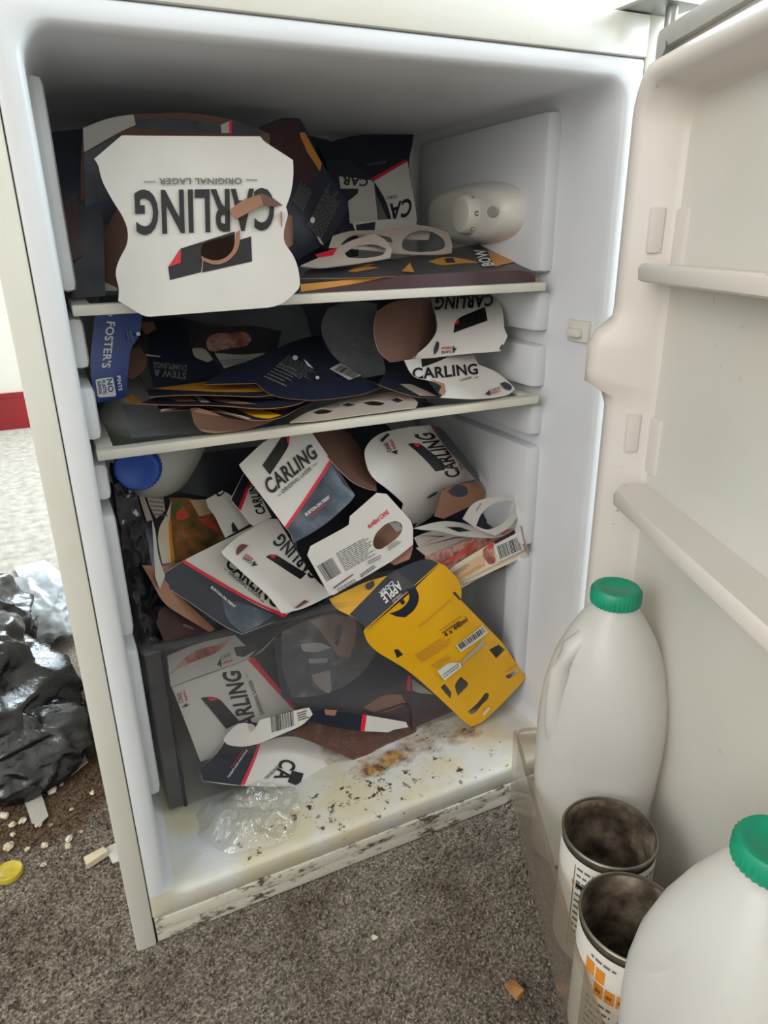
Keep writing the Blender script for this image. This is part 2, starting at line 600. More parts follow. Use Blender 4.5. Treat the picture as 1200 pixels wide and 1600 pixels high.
# ------------------------------------------------------------------ fridge
FW = 0.55
SS = 0.0192
ZA, ZB, ZL = 0.82, 0.7865, 0.0334
fridge = tag(empty('fridge', (FW / 2, 0.25, 0)), 'white undercounter fridge with its door open, grimy and crammed with cartons', 'fridge')
b = MB()
b.box(0, SS - .0006, 0, 0.55, 0.0, ZA, 0.0025)
b.box(FW - SS + .0006, FW, 0, 0.55, 0.0, ZA, 0.0025)
b.box(SS, FW - SS, 0.53, 0.55, 0.02, ZA)
b.box(SS, FW - SS, 0.012, 0.54, ZB + .012, ZA)
autosmooth(b.build('cabinet', 'enamel', fridge))
b = MB(); b.box(SS, FW - SS, -0.0015, 0.02, ZB + .0012, ZA - 0.001, 0.002)
autosmooth(b.build('top_trim', 'enamel', fridge))
b = MB(); b.box(0.0, FW, 0.024, 0.56, ZA + .003, ZA + 0.034, 0.004)
autosmooth(b.build('top_panel', 'enamel', fridge))
# liner: flange frame, rounded opening, walls, rounded back
DEP = 0.37
loops2 = []
spec = [(SS, FW - SS, ZL, ZB, 0.003, 0.010), (SS, FW - SS, ZL, ZB, 0.003, 0.0015), (SS + .0015, FW - SS - .0015, ZL + .0015, ZB - .0015, 0.003, 0.0),
        (0.0325, 0.5160, 0.052, 0.7745, 0.022, 0.0), (0.0345, 0.5138, 0.0548, 0.7725, 0.021, 0.0012), (0.0362, 0.5122, 0.0566, 0.7707, 0.020, 0.0045),
        (0.0370, 0.5112, 0.0578, 0.7696, 0.020, 0.011),
        (0.0395, 0.5085, 0.0588, 0.7680, 0.020, 0.085), (0.0420, 0.5060, 0.0600, 0.7660, 0.022, DEP - 0.02), (0.045, 0.503, 0.063, 0.763, 0.022, DEP - 0.006), (0.054, 0.494, 0.072, 0.754, 0.02, DEP)]
for x0, x1, z0, z1, r, y in spec:
    loops2.append([Vector((x, y, z)) for x, z in rrect(x0, x1, z0, z1, r, 6, 4)])
b = MB(); b.loft(loops2, cap0=False, cap1=True)
lin_o = autosmooth(b.build('liner', 'liner', fridge), 50)
# shelf ribs moulded on both side walls
for z0, z1 in ((0.610, 0.758), (0.550, 0.591), (0.490, 0.536), (0.436, 0.470), (0.300, 0.423), (0.110, 0.285)):
    for side in (0, 1):
        b = MB()
        x0, x1 = (0.036, 0.0495) if side == 0 else (0.4925, 0.512)
        b.box(x0, x1, 0.080, 0.345, z0, z1, 0.0065)
        autosmooth(b.build('shelf_rib', 'liner', fridge), 50)
# plinth: two grubby metal strips under the liner
b = MB(); b.box(SS + .001, FW - SS - .001, -0.001, 0.03, 0.0185, ZL - .0008, 0.0012)
autosmooth(b.build('plinth', 'plinth', fridge))
b = MB(); b.box(SS + .001, FW - SS - .001, 0.001, 0.03, 0.0022, 0.0178, 0.0012)
autosmooth(b.build('plinth', 'plinth', fridge))
for xs in (SS + .0002, FW - SS - .0002):
    b = MB(); b.box(xs - .0008, xs + .0008, 0.004, 0.02, 0.0, ZB)
    b.build('seam', 'dark', fridge)
# light switch tab
b = MB(); b.box(0.4985, 0.5115, 0.022, 0.040, 0.5505, 0.558, 0.0012); b.box(0.506, 0.5118, 0.016, 0.046, 0.545, 0.5655, 0.001)
autosmooth(b.build('light_switch', 'enamel', fridge))
# hinge bracket on the top right
b = MB(); b.box(0.500, 0.556, -0.035, 0.02, ZA - .0005, ZA + .0025, 0.0008); b.tube([(0.533, -0.022, 0.80), (0.533, -0.022, ZA + .008)], 0.005, 12)
autosmooth(b.build('hinge', 'steel', fridge))
# thermostat housing on the right wall with its dial
def ell_loop(cx, cy, cz, ry, rz, n=40, p=2.6):
    res = []
    for k in range(n):
        a = 2 * pi * k / n
        c, s_ = cos(a), sin(a)
        res.append(Vector((cx, cy + ry * math.copysign(abs(c) ** (2 / p), c), cz + rz * math.copysign(abs(s_) ** (2 / p), s_))))
    return res
TY, TZ = 0.205, 0.670
tl = [ell_loop(0.507, TY, TZ, 0.098, 0.034), ell_loop(0.492, TY, TZ, 0.096, 0.033), ell_loop(0.478, TY - .002, TZ, 0.088, 0.030), ell_loop(0.470, TY - .003, TZ, 0.078, 0.0265), ell_loop(0.4665, TY - .003, TZ, 0.066, 0.022)]
b = MB(); b.loft(tl[::-1])
th = autosmooth(fixn(b.build('thermostat_housing', 'enamel', fridge)), 50)
dl = []
for x, r in ((0.470, 0.0205), (0.455, 0.0198), (0.4535, 0.0185), (0.4530, 0.017)):
    dl.append([Vector((x, 0.176 + r * cos(2 * pi * k / 40), 0.669 + r * sin(2 * pi * k / 40))) for k in range(40)])
b = MB(); b.loft(dl)
dial = autosmooth(fixn(b.build('dial', 'enamel', th)), 40)
b = MB(); b.loft([ell_loop(0.4663, 0.132, 0.670, 0.010, 0.0055, 20, 2), ell_loop(0.4656, 0.132, 0.670, 0.009, 0.0048, 20, 2)])
fixn(b.build('pointer_recess', 'gasket', th))

# ------------------------------------------------------------------ shelves (lift-out glass plates with white trims)
def shelf(zt, label):
    o = empty('glass_shelf', (0.268, 0.2, zt - .008)); tag(o, label, 'shelf', 'fridge shelves')
    b = MB(); b.box(0.0425, 0.4945, 0.070, 0.084, zt - .0085, zt, 0.0016)
    autosmooth(b.build('front_trim', 'shelfwhite', o))
    b = MB(); b.box(0.0435, 0.0570, 0.084, 0.350, zt - .0075, zt, 0.001); 
    autosmooth(b.build('side_trim', 'shelfwhite', o))
    b = MB(); b.box(0.4800, 0.4935, 0.084, 0.350, zt - .0075, zt, 0.001)
    autosmooth(b.build('side_trim', 'shelfwhite', o))
    b = MB(); b.box(0.057, 0.480, 0.084, 0.345, zt - .0055, zt - .0012)
    b.build('glass_plate', 'glass', o)
    return o
shelf(0.6010, 'upper glass shelf with white trim, under the big white carton')
shelf(0.4835, 'lower glass shelf with white trim, below the crushed gold cartons')

# ------------------------------------------------------------------ crisper drawer
dr = tag(empty('crisper_drawer', (0.275, 0.2, 0.06)), 'smoky clear plastic crisper drawer at the bottom of the fridge', 'drawer')
DX0, DX1, DY0, DY1, DZ0, DZ1 = 0.0555, 0.4900, 0.108, 0.345, 0.0608, 0.266
b = MB(); b.box(DX0, DX1, DY0, DY0 + .0025, DZ0, DZ1); b.build('front_panel', 'drawer', dr)
b = MB(); b.box(DX0, DX0 + .0025, DY0, DY1, DZ0, DZ1); b.build('side_panel', 'drawer', dr)
b = MB(); b.box(DX1 - .0025, DX1, DY0, DY1, DZ0, DZ1); b.build('side_panel', 'drawer', dr)
b = MB(); b.box(DX0, DX1, DY1, DY1 + .0025, DZ0, DZ1); b.build('back_panel', 'drawer', dr)
b = MB(); b.box(DX0, DX1, DY0, DY1, DZ0, DZ0 + .0025); b.build('base', 'drawer', dr)
b = MB()
b.box(DX0 - .003, DX1 + .003, DY0 - .006, DY0 + .006, DZ1 - .003, DZ1, 0.0008)
b.box(DX0 - .003, DX0 + .008, DY0, DY1, DZ1 - .003, DZ1, 0.0008)
b.box(DX1 - .008, DX1 + .003, DY0, DY1, DZ1 - .003, DZ1, 0.0008)
b.build('rim', 'drawer', dr)
b = MB()
b.tube([(0.0735, DY0 - .001, DZ0), (0.0735, DY0 - .001, DZ1 - .004)], 0.0018)
b.build('moulded_edge', 'draweredge', dr)
b = MB()
b.box(DX0 + .001, DX0 + .016, DY0 - .003, DY0 + .001, DZ0, DZ1 - .004, 0.001)
b.build('corner_strip', 'drawer', dr)
hp = [(0.262, DY0 - .0012, 0.104), (0.300, DY0 - .0012, 0.1055), (0.344, DY0 - .0012, 0.1065), (0.3505, DY0 - .0012, 0.104), (0.3545, DY0 - .0012, 0.098), (0.3575, DY0 - .0012, 0.0625)]
b = MB(); b.tube(hp, 0.0012, 6); b.build('moulded_edge', 'draweredge', dr)

# ------------------------------------------------------------------ fridge door, standing open
GP, DA, DB = Vector((0.512, -0.038, 0)), Vector((-0.370, -0.929, 0)), Vector((-0.929, 0.370, 0))
def DP(a, bb, z):
    return GP + DA * a + DB * bb + Vector((0, 0, z))
def TD(p):
    return DP(p.x, p.y, p.z)
b = MB(); b.box(0.0, 0.535, -0.050, 0.0, 0.030, 0.800, 0.006, TD)
door = autosmooth(fixn(b.build('door', 'enamel', fridge)), 50)
gl = []
for ins, bb in ((0.004, 0.0), (0.004, 0.007), (0.010, 0.009), (0.018, 0.007), (0.018, 0.0)):
    gl.append([DP(a, bb, z) for a, z in rrect(ins, 0.535 - ins, 0.030 + ins, 0.800 - ins, 0.006, 3, 4)])
b = MB(); b.loft(gl, False, False)
autosmooth(fixn(b.build('gasket', 'gasket', door)), 60)
spec = [(0.030, 0.505, 0.045, 0.772, 0.030, 0.001), (0.035, 0.500, 0.050, 0.766, 0.030, 0.026), (0.038, 0.497, 0.053, 0.763, 0.029, 0.0335), (0.043, 0.492, 0.058, 0.758, 0.028, 0.036),
        (0.052, 0.483, 0.064, 0.752, 0.026, 0.0355), (0.058, 0.478, 0.067, 0.748, 0.025, 0.032), (0.065, 0.472, 0.071, 0.742, 0.024, 0.006), (0.070, 0.468, 0.075, 0.737, 0.022, -0.003), (0.082, 0.456, 0.085, 0.727, 0.018, -0.008)]
gl = []
def bumpz(z):
    def ss(e0, e1, x):
        t_ = max(0, min(1, (x - e0) / (e1 - e0)))
        return t_ * t_ * (3 - 2 * t_)
    return ss(0.512, 0.526, z) * (1 - ss(0.562, 0.582, z))
for a0, a1, z0, z1, r, bb in spec:
    row = []
    for a, z in rrect(a0, a1, z0, z1, r, 6, 60):
        k = bumpz(z) * max(0, min(1, (0.09 - a) / 0.04)) if bb > 0.02 else 0
        row.append(DP(a, bb + 0.020 * k, z))
    gl.append(row)
b = MB(); b.loft(gl, False, True)
dlin = autosmooth(fixn(b.build('door_liner', 'doorwhite', door)), 60)
for zt, th_ in ((0.6225, 0.012), (0.4365, 0.013)):
    b = MB()
    lo = []
    for a in (0.072, 0.090, 0.465, 0.478):
        e = 0.012 if a in (0.072, 0.478) else 0
        lo.append([DP(a, -0.010, zt), DP(a, 0.030 - e, zt), DP(a, 0.0355 - e, zt + .0015), DP(a, 0.038 - e, zt - .0015), DP(a, 0.037 - e, zt - th_ + .002), DP(a, 0.033 - e, zt - th_), DP(a, -0.010, zt - th_ - .004)])
    b.loft(lo)
    autosmooth(fixn(b.build('door_ledge', 'doorwhite', door)), 45)
for zc in (0.648, 0.482):
    b = MB(); b.box(0.0580, 0.0655, 0.010, 0.0215, zc - .017, zc + .017, 0.0015, TD)
    autosmooth(fixn(b.build('bar_slot', 'doorwhite', door)), 45)
    b = MB(); b.box(0.0660, 0.0860, -0.010, 0.0030, zc - .034, zc + .016, 0.003, TD)
    autosmooth(fixn(b.build('bar_bracket', 'doorwhite', door)), 45)
b = MB(); b.tube([DP(0.022, 0.0090, 0.781), DP(0.022, 0.0098, 0.781)], 0.005, 14)
b.build('screw_hole', 'gasket', door)
# clear bottle rack along the door foot (lifts off, so a thing of its own)
rack = tag(empty('bottle_rack', DP(0.27, 0.05, 0.08)), 'scratched clear plastic bottle rack at the foot of the open door', 'rack')
def rb(a):
    return 0.105 + 0.014 * max(0, min(1, (a - 0.06) / 0.25))
b = MB(); lo = []
for a in (0.066, 0.12, 0.18, 0.24, 0.30, 0.36, 0.42, 0.474):
    lo.append([DP(a, rb(a) - .006, 0.078), DP(a, rb(a), 0.082), DP(a, rb(a) + .001, 0.169), DP(a, rb(a) - .0015, 0.1705), DP(a, rb(a) - .003, 0.169), DP(a, rb(a) - .003, 0.084), DP(a, rb(a) - .008, 0.081)])
b.loft(lo, True, True); fixn(b.build('front_wall', 'rack', rack))
b = MB(); b.box(0.066, 0.474, 0.0, 0.100, 0.078, 0.081, 0, TD); fixn(b.build('base', 'rack', rack))
for a0 in (0.0655, 0.4720):
    b = MB(); b.box(a0, a0 + .0025, -0.004, 0.101, 0.0795, 0.164, 0, TD); fixn(b.build('end_wall', 'rack', rack))
b = MB(); b.tube([DP(0.0665, 0.0, 0.1705), DP(0.0665, 0.094, 0.1705), DP(0.068, 0.1, 0.1705), DP(0.074, 0.1045, 0.170)] + [DP(a, rb(a), 0.170) for a in (0.12, 0.18, 0.24, 0.30, 0.36, 0.42, 0.474)], 0.0016, 6)
b.build('rim', 'rack', rack)

# ------------------------------------------------------------------ printed card: each carton panel is a sheet with its own plane, bend, thickness and print
def ray(p):
    return FWD + RGT * ((p[0] - 600.0) / FPX) - UPV * ((p[1] - 800.0) / FPX)


def aty(p, y):
    d = ray(p)
    return CAM + d * ((y - CAM.y) / d.y)


def atz(p, z):
    d = ray(p)
    return CAM + d * ((z - CAM.z) / d.z)


def inpoly(p, poly):
    x, y = p
    r = False
    n = len(poly)
    j = n - 1
    for i in range(n):
        xi, yi = poly[i]
        xj, yj = poly[j]
        if (yi > y) != (yj > y) and x < (xj - xi) * (y - yi) / (yj - yi) + xi:
            r = not r
        j = i
    return r


_GL = {}


def glyphs(txt):
    """outline mesh of a line of type from Blender's built-in font, bold and set on y = 0, scaled to the unit box"""
    if txt in _GL:
        return _GL[txt]
    cu = bpy.data.curves.new('type', 'FONT')
    cu.body = txt
    cu.resolution_u = 4
    cu.offset = 0.028
    cu.space_character = 1.06
    ob = bpy.data.objects.new('type', cu)
    me = bpy.data.meshes.new_from_object(ob)
    vs = [(v.co.x, v.co.y) for v in me.vertices]
    fs = [tuple(p.vertices) for p in me.polygons]
    x0 = min(v[0] for v in vs); x1 = max(v[0] for v in vs)
    cap = 0.70 if txt.upper() == txt else 0.72
    y1 = max(v[1] for v in vs)
    cap = y1
    vs = [((x - x0) / (x1 - x0), y / cap) for x, y in vs]
    bpy.data.meshes.remove(me); bpy.data.objects.remove(ob); bpy.data.curves.remove(cu)
    _GL[txt] = (vs, fs)
    return vs, fs


class Sheet:
    def __init__(s, D, K=(0, 0, 1), bend=None, crumple=0.0012, seed=0, cs=14.0):
        s.K = K
        P = [aty(s.px(d), d[2]) for d in D]
        s.O = P[0]
        e1 = (P[1] - P[0]).normalized()
        n = e1.cross(P[2] - P[0]).normalized()
        if n.dot(CAM - P[0]) < 0:
            n = -n
        s.e1, s.n, s.e2 = e1, n, n.cross(e1)
        s.seed, s.cr, s.cs = seed, crumple, cs
        s.bend = None
        if bend:
            a, bq, amp, ext = bend
            ua, ub = s.uv0(a), s.uv0(bq)
            d = Vector((ub[0] - ua[0], ub[1] - ua[1])).normalized()
            s.bend = (ua, Vector((-d.y, d.x)), amp, ext)

    def px(s, p):
        return (s.K[0] + p[0] / s.K[2], s.K[1] + p[1] / s.K[2])

    def h(s, u, v):
        r = 0.0
        if s.bend:
            o, nn, amp, ext = s.bend
            q = ((u - o[0]) * nn.x + (v - o[1]) * nn.y) / ext
            r -= amp * min(q * q, 4.0)
        if s.cr:
            p = Vector((u * s.cs, v * s.cs, s.seed * 3.71))
            r += s.cr * (noise.noise(p) + 0.5 * noise.noise(p * 2.3))
        return r

    def uv0(s, p):
        d = ray(s.px(p))
        t = s.n.dot(s.O - CAM) / s.n.dot(d)
        w = CAM + d * t - s.O
        return (w.dot(s.e1), w.dot(s.e2))

    def uv(s, p):
        d = ray(s.px(p))
        nd = s.n.dot(d)
        base = s.n.dot(s.O - CAM)
        hh = 0.0
        for _ in range(6):
            w = CAM + d * ((base + hh) / nd) - s.O
            q = (w.dot(s.e1), w.dot(s.e2))
            hh = s.h(*q)
        return q

    def P(s, u, v, off=0.0):
        return s.O + s.e1 * u + s.e2 * v + s.n * (s.h(u, v) + off)


def smooth_ring(r, lim=40):
    """round the gentle corners of a traced outline, keep the sharp ones"""
    n = len(r)
    if n < 5:
        return r
    res = []
    for i in range(n):
        a, b_, c = Vector(r[i - 1][:2]), Vector(r[i][:2]), Vector(r[(i + 1) % n][:2])
        d0, d1 = b_ - a, c - b_
        if d0.length < 1e-6 or d1.length < 1e-6 or abs(d0.angle_signed(d1)) > radians(lim):
            res.append((b_.x, b_.y)); continue
        m = min(d0.length, d1.length) * .5
        p, q = b_ - d0.normalized() * m, b_ + d1.normalized() * m
        for t_ in (0, .33, .67, 1):
            v = p * (1 - t_) ** 2 + b_ * 2 * t_ * (1 - t_) + q * t_ * t_
            if not res or (Vector(res[-1]) - v).length > 1e-4:
                res.append((v.x, v.y))
    return res


def fill(poly, holes, step):
    """triangulate a 2-D outline with holes, with grid points inside so that it can bend"""
    pts, edges = [], []
    for ring in [poly] + holes:
        k = len(pts)
        dense = []
        n = len(ring)
        for i in range(n):
            a, b_ = ring[i], ring[(i + 1) % n]
            L = math.hypot(b_[0] - a[0], b_[1] - a[1])
            m = max(1, int(L / step))
            for j in range(m):
                dense.append((a[0] + (b_[0] - a[0]) * j / m, a[1] + (b_[1] - a[1]) * j / m))
        pts += dense
        edges += [(k + i, k + (i + 1) % len(dense)) for i in range(len(dense))]
    x0 = min(p[0] for p in poly); x1 = max(p[0] for p in poly)
    y0 = min(p[1] for p in poly); y1 = max(p[1] for p in poly)
    y = y0 + step * .5
    while y < y1:
        x = x0 + step * .5
        while x < x1:
            if inpoly((x, y), poly) and not any(inpoly((x, y), h) for h in holes):
                pts.append((x, y))
            x += step
        y += step
    r = delaunay_2d_cdt([Vector(p) for p in pts], edges, [], 0, 1e-7)
    vs, fs = r[0], []
    for f in r[2]:
        c = sum((vs[i] for i in f), Vector((0, 0))) / len(f)
        if inpoly(c, poly) and not any(inpoly(c, h) for h in holes):
            a, b_, d_ = vs[f[0]], vs[f[1]], vs[f[2]]
            if (b_ - a).cross(d_ - a) < 0:
                f = [f[0], f[2], f[1]]
            fs.append(tuple(f))
    return [(v.x, v.y) for v in vs], fs


def panel(name, sh, out, mat, back='kraft', holes=(), th=0.0006, parent=None, step=0.010):
    po = [sh.uv(p) for p in smooth_ring(out)]
    ho = [[sh.uv(p) for p in smooth_ring(h, 85)] for h in holes]
    v2, f2 = fill(po, ho, step)
    n = len(v2)
    V = [sh.P(u, v, 0) for u, v in v2] + [sh.P(u, v, -th) for u, v in v2]
    F = list(f2) + [tuple(i + n for i in f[::-1]) for f in f2]
    fm = [0] * len(f2) + [1] * len(f2)
    cnt = {}
    for f in f2:
        for i in range(3):
            e = (f[i], f[(i + 1) % 3])
            cnt[tuple(sorted(e))] = cnt.get(tuple(sorted(e)), []) + [e]
    for k, es in cnt.items():
        if len(es) == 1:
            a, b_ = es[0]
            F.append((b_, a, a + n, b_ + n)); fm.append(1)
    o = mesh(name, V, F, [mat, back], parent, True, fm)
    sh.out, sh.holes = po, ho
    bm = bmesh.new(); bm.from_mesh(o.data)
    for e in bm.edges:
        if len(e.link_faces) == 2 and e.calc_face_angle(0) > 0.9:
            e.smooth = False
    bm.to_mesh(o.data); bm.free()
    return o


LAY = [0]


def art(sh, items, parent):
    """print on a sheet: ('P', name, colour, polygon) ('T', colour, text, p0, p1, top) ('B', p0, p1, p2) ('L', colour, p0, p1, p2, rows)"""
    acc = {}
    for k, it in enumerate(items):
        off = 0.00022 * (k + 1) + 0.0001
        kind = it[0]
        if kind == 'P':
            key = (it[1], it[2])
            po = [sh.uv(p) for p in smooth_ring(it[3], 88 if it[1] in ('food_picture', 'finger_slot', 'finger_hole', 'logo', 'white_scrap', 'brown_patch', 'yellow_patch') else 40)]
            v2, f2 = fill(po, [], 0.010)
        elif kind == 'T':
            key = ('lettering', it[1])
            a, b_, c = sh.uv(it[3]), sh.uv(it[4]), sh.uv(it[5])
            ux, uy = b_[0] - a[0], b_[1] - a[1]
            wx, wy = c[0] - a[0], c[1] - a[1]
            gv, gf = glyphs(it[2])
            bm = bmesh.new()
            bv = [bm.verts.new((a[0] + x * ux + y * wx, a[1] + x * uy + y * wy, 0)) for x, y in gv]
            for f in gf:
                try:
                    bm.faces.new([bv[i] for i in f])
                except ValueError:
                    pass
            L = math.hypot(ux, uy)
            m = int(L / 0.008)
            dirs = Vector((ux, uy, 0)).normalized()
            for j in range(1, m):
                bmesh.ops.bisect_plane(bm, geom=bm.verts[:] + bm.edges[:] + bm.faces[:], plane_co=Vector((a[0], a[1], 0)) + dirs * (L * j / m), plane_no=dirs)
            Hh = math.hypot(wx, wy)
            m2 = int(Hh / 0.008) + 1
            dw = Vector((wx, wy, 0)).normalized()
            for j in range(1, m2):
                bmesh.ops.bisect_plane(bm, geom=bm.verts[:] + bm.edges[:] + bm.faces[:], plane_co=Vector((a[0], a[1], 0)) + dw * (Hh * j / m2), plane_no=dw)
            bmesh.ops.triangulate(bm, faces=bm.faces[:])
            bm.verts.index_update()
            v2 = [(v.co.x, v.co.y) for v in bm.verts]
            f2 = []
            clip = [sh.uv(p) for p in it[6]] if len(it) > 6 else sh.out
            for f in bm.faces:
                cc = f.calc_center_median()
                if inpoly((cc.x, cc.y), clip) and not any(inpoly((cc.x, cc.y), h) for h in sh.holes):
                    f2.append(tuple(v.index for v in f.verts))
            bm.free()
            off += 0.0001
        else:
            if kind == 'B':
                key = ('barcode', 'black'); a, b_, c = (sh.uv(p) for p in it[1:4])
            else:
                key = ('small_print', it[1]); a, b_, c = (sh.uv(p) for p in it[2:5])
            ux, uy = b_[0] - a[0], b_[1] - a[1]
            wx, wy = c[0] - a[0], c[1] - a[1]
            rnd = random.Random(k * 17 + int(abs(a[0]) * 1e5))
            v2, f2 = [], []
            def quad(x0, x1, y0, y1):
                kk = len(v2)
                for x, y in ((x0, y0), (x1, y0), (x1, y1), (x0, y1)):
                    v2.append((a[0] + x * ux + y * wx, a[1] + x * uy + y * wy))
                f2.append((kk, kk + 1, kk + 2, kk + 3))
            if kind == 'B':
                x = 0.0
                while x < 0.985:
                    w = rnd.choice((0.012, 0.012, 0.024, 0.036))
                    for q in range(2):
                        quad(x, min(1, x + w), q * .5, q * .5 + .5)
                    x += w + rnd.choice((0.012, 0.02, 0.03))
            else:
                rows = it[5]
                for r_ in range(rows):
                    x = 0.0
                    y0 = (r_ + .2) / rows
                    end = rnd.uniform(.75, 1)
                    while x < end:
                        w = rnd.uniform(.05, .16)
                        quad(x, min(end, x + w), y0, y0 + .45 / rows)
                        x += w + .025
        if kind in 'PT':
            key = key + (k,)
        V, F = acc.setdefault(key, ([], []))
        kk = len(V)
        V += [sh.P(u, v, off) for u, v in v2]
        F += [tuple(i + kk for i in f) for f in f2]
    for key, (V, F) in acc.items():
        nm, colr = key[0], key[1]
        if F:
            mesh(nm, V, F, colr, parent)


def orient(o, sh):
    pass


_SEED = [0]


def card(name, label, cat, K, D, out, mat, items=(), holes=(), back='kraft', bend=None, crumple=0.0020, parent=None, group=None, th=0.0006, step=0.010, cs=14.0):
    _SEED[0] += 1
    sh = Sheet(D, K, bend, crumple, _SEED[0], cs)
    o = panel(name, sh, out, mat, back, holes, th, parent, step)
    if items:
        art(sh, items, o)
    if label:
        tag(o, label, cat, group)
    return o


K1 = (60, 140, 1200 / 440); K2 = (420, 160, 1200 / 460); K3 = (100, 440, 3.0); K4 = (460, 450, 1200 / 420)
K5 = (150, 660, 1200 / 370); K6 = (460, 640, 3.0); K7 = (200, 940, 2.5); K8 = (500, 860, 1200 / 380)
K9 = (190, 480, 4.0); KA = (220, 960, 1200 / 260); KB = (440, 940, 3.75); KC = (560, 760, 1200 / 280); K0P = (0, 0, 1.0)
GC = 'crushed drink cartons in the fridge'
RED, BLK = 'red', 'black'

# ================================================================ top shelf
big = card('lager_carton', 'large torn white lager carton hanging upside down over the upper shelf edge', 'carton', K1,
     [(350, 200, .066), (940, 200, .066), (600, 950, .054)],
     [(355, 195), (945, 199), (962, 221), (1085, 300), (1088, 370), (1075, 450), (1055, 500), (1065, 530), (1045, 600), (1045, 650), (1090, 710), (1110, 770), (1115, 830), (1108, 852), (1030, 925), (470, 968), (445, 963), (340, 900), (345, 850), (325, 780), (345, 720), (380, 660), (383, 600), (360, 540), (320, 480), (270, 390), (255, 320), (238, 295)],
     'white',
     [('P', 'emblem', BLK, [(553, 757), (605, 678), (700, 650), (690, 690), (700, 725), (693, 778), (560, 812)]),
      ('P', 'emblem', BLK, [(858, 640), (905, 626), (910, 732), (697, 780), (702, 728), (745, 748), (795, 740), (845, 695)]),
      ('P', 'emblem', BLK, [(605, 678), (835, 605), (836, 618), (700, 652)]),
      ('P', 'red_corner', RED, [(553, 755), (607, 680), (605, 738)]),
      ('T', BLK, 'CARLING', (1003, 428), (408, 437), (1003, 600)),
      ('T', 'greyink', 'ORIGINAL LAGER', (865, 379), (512, 380), (865, 404)),
      ('P', 'rule', 'greyink', [(882, 384), (930, 385), (930, 389), (882, 388)]), ('P', 'rule', 'greyink', [(447, 393), (497, 393), (497, 397), (447, 397)]),
      ('P', 'torn_edge', 'kraft', [(855, 600), (858, 640), (845, 695), (795, 740), (745, 750), (697, 728), (690, 712), (750, 733), (800, 718), (832, 680), (838, 612)])],
     holes=[[(685, 660), (760, 630), (836, 612), (838, 650), (830, 685), (800, 718), (750, 733), (695, 712), (682, 690)]], group=GC, crumple=0.0008)
card('torn_flap', None, None, K1, [(815, 515, .056), (945, 445, .060), (840, 550, .050)], [(815, 515), (870, 468), (945, 443), (958, 490), (900, 520), (840, 553)], 'kraft', parent=big, crumple=.002)
card('torn_flap', None, None, K1, [(955, 445, .060), (1045, 495, .060), (960, 490, .056)], [(950, 443), (985, 452), (1040, 492), (1000, 498), (955, 490)], 'kraftdark', parent=big, crumple=.002)
card('back_panel', None, None, K1, [(190, 160, .15), (985, 190, .15), (240, 860, .14)],
     [(190, 160), (300, 118), (410, 103), (600, 98), (700, 103), (820, 128), (900, 150), (985, 190), (1000, 860), (250, 860), (185, 560), (178, 350)], 'kraftdark',
     [('P', 'white_print', 'offwhite', [(190, 165), (300, 120), (405, 106), (415, 150), (350, 178), (195, 268)]),
      ('P', 'dark_print', 'navy', [(413, 128), (600, 122), (780, 150), (775, 185), (415, 165)]),
      ('P', 'white_print', 'offwhite', [(820, 132), (775, 152), (780, 186), (820, 186)]),
      ('P', 'red_band', RED, [(812, 131), (824, 133), (824, 190), (812, 188)]),
      ('P', 'dark_print', 'navy', [(826, 134), (900, 152), (960, 184), (950, 195), (826, 190)]),
      ('P', 'dark_print', 'navy', [(195, 275), (350, 190), (350, 530), (300, 560), (230, 760), (200, 600)]),
      ('P', 'white_print', 'offwhite', [(222, 765), (260, 810), (335, 845), (335, 858), (252, 858), (240, 840)])], parent=big, back='kraft')
card('side_panel', None, None, K1, [(385, 560, .07), (260, 580, .14), (385, 680, .068)], [(340, 500), (388, 560), (392, 680), (335, 760), (310, 700), (300, 560)], 'kraftdark', parent=big)
card('side_panel', None, None, K1, [(1040, 560, .075), (1075, 560, .14), (1045, 660, .075)], [(1035, 520), (1082, 540), (1085, 660), (1045, 690)], 'kraft', parent=big)

card('lager_carton', 'flattened dark navy carton with white small print, beside the large torn white one', 'carton', K2,
     [(0, 100, .19), (320, 420, .215), (100, 600, .16)],
     [(-40, 100), (60, 60), (125, 66), (145, 95), (215, 250), (325, 410), (320, 440), (260, 560), (120, 640), (40, 600), (-40, 560)], 'navy',
     [('P', 'fold_edge', 'ochre', [(122, 125), (146, 122), (215, 248), (208, 282), (128, 160)]),
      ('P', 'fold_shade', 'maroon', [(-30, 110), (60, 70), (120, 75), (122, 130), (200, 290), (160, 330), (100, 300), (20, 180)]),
      ('L', 'greyink', (92, 398), (130, 312), (140, 448), 7), ('L', 'greyink', (150, 500), (245, 320), (210, 560), 9),
      ('P', 'logo', 'whiteink', [(165, 478), (172, 466), (184, 472), (186, 486), (176, 496), (166, 490)]),
      ('P', 'logo', 'whiteink', [(190, 545), (205, 555), (222, 585), (205, 575)])], group=GC, crumple=.003)
card('lager_carton', 'dark navy and white carton with a red stripe against the fridge back, top shelf', 'carton', K2,
     [(205, 170, .315), (590, 130, .325), (560, 490, .26)],
     [(205, 175), (350, 130), (590, 130), (585, 175), (568, 238), (605, 480), (600, 505), (500, 505), (420, 330), (330, 255), (240, 255)], 'navy',
     [('P', 'white_print', 'white', [(425, 318), (565, 240), (604, 480), (598, 503), (505, 500), (480, 400)]),
      ('P', 'red_band', RED, [(413, 313), (558, 232), (566, 241), (425, 324)]),
      ('T', BLK, 'CARLING', (583, 392), (300, 470), (578, 463), [(425, 318), (565, 240), (604, 480), (598, 503), (505, 500), (480, 400)]),
      ('T', 'greyink', 'ORI', (522, 378), (483, 385), (522, 392)),
      ('T', 'greyink', 'BURTON-ON', (475, 240), (400, 252), (475, 250))], group=GC, crumple=.003)
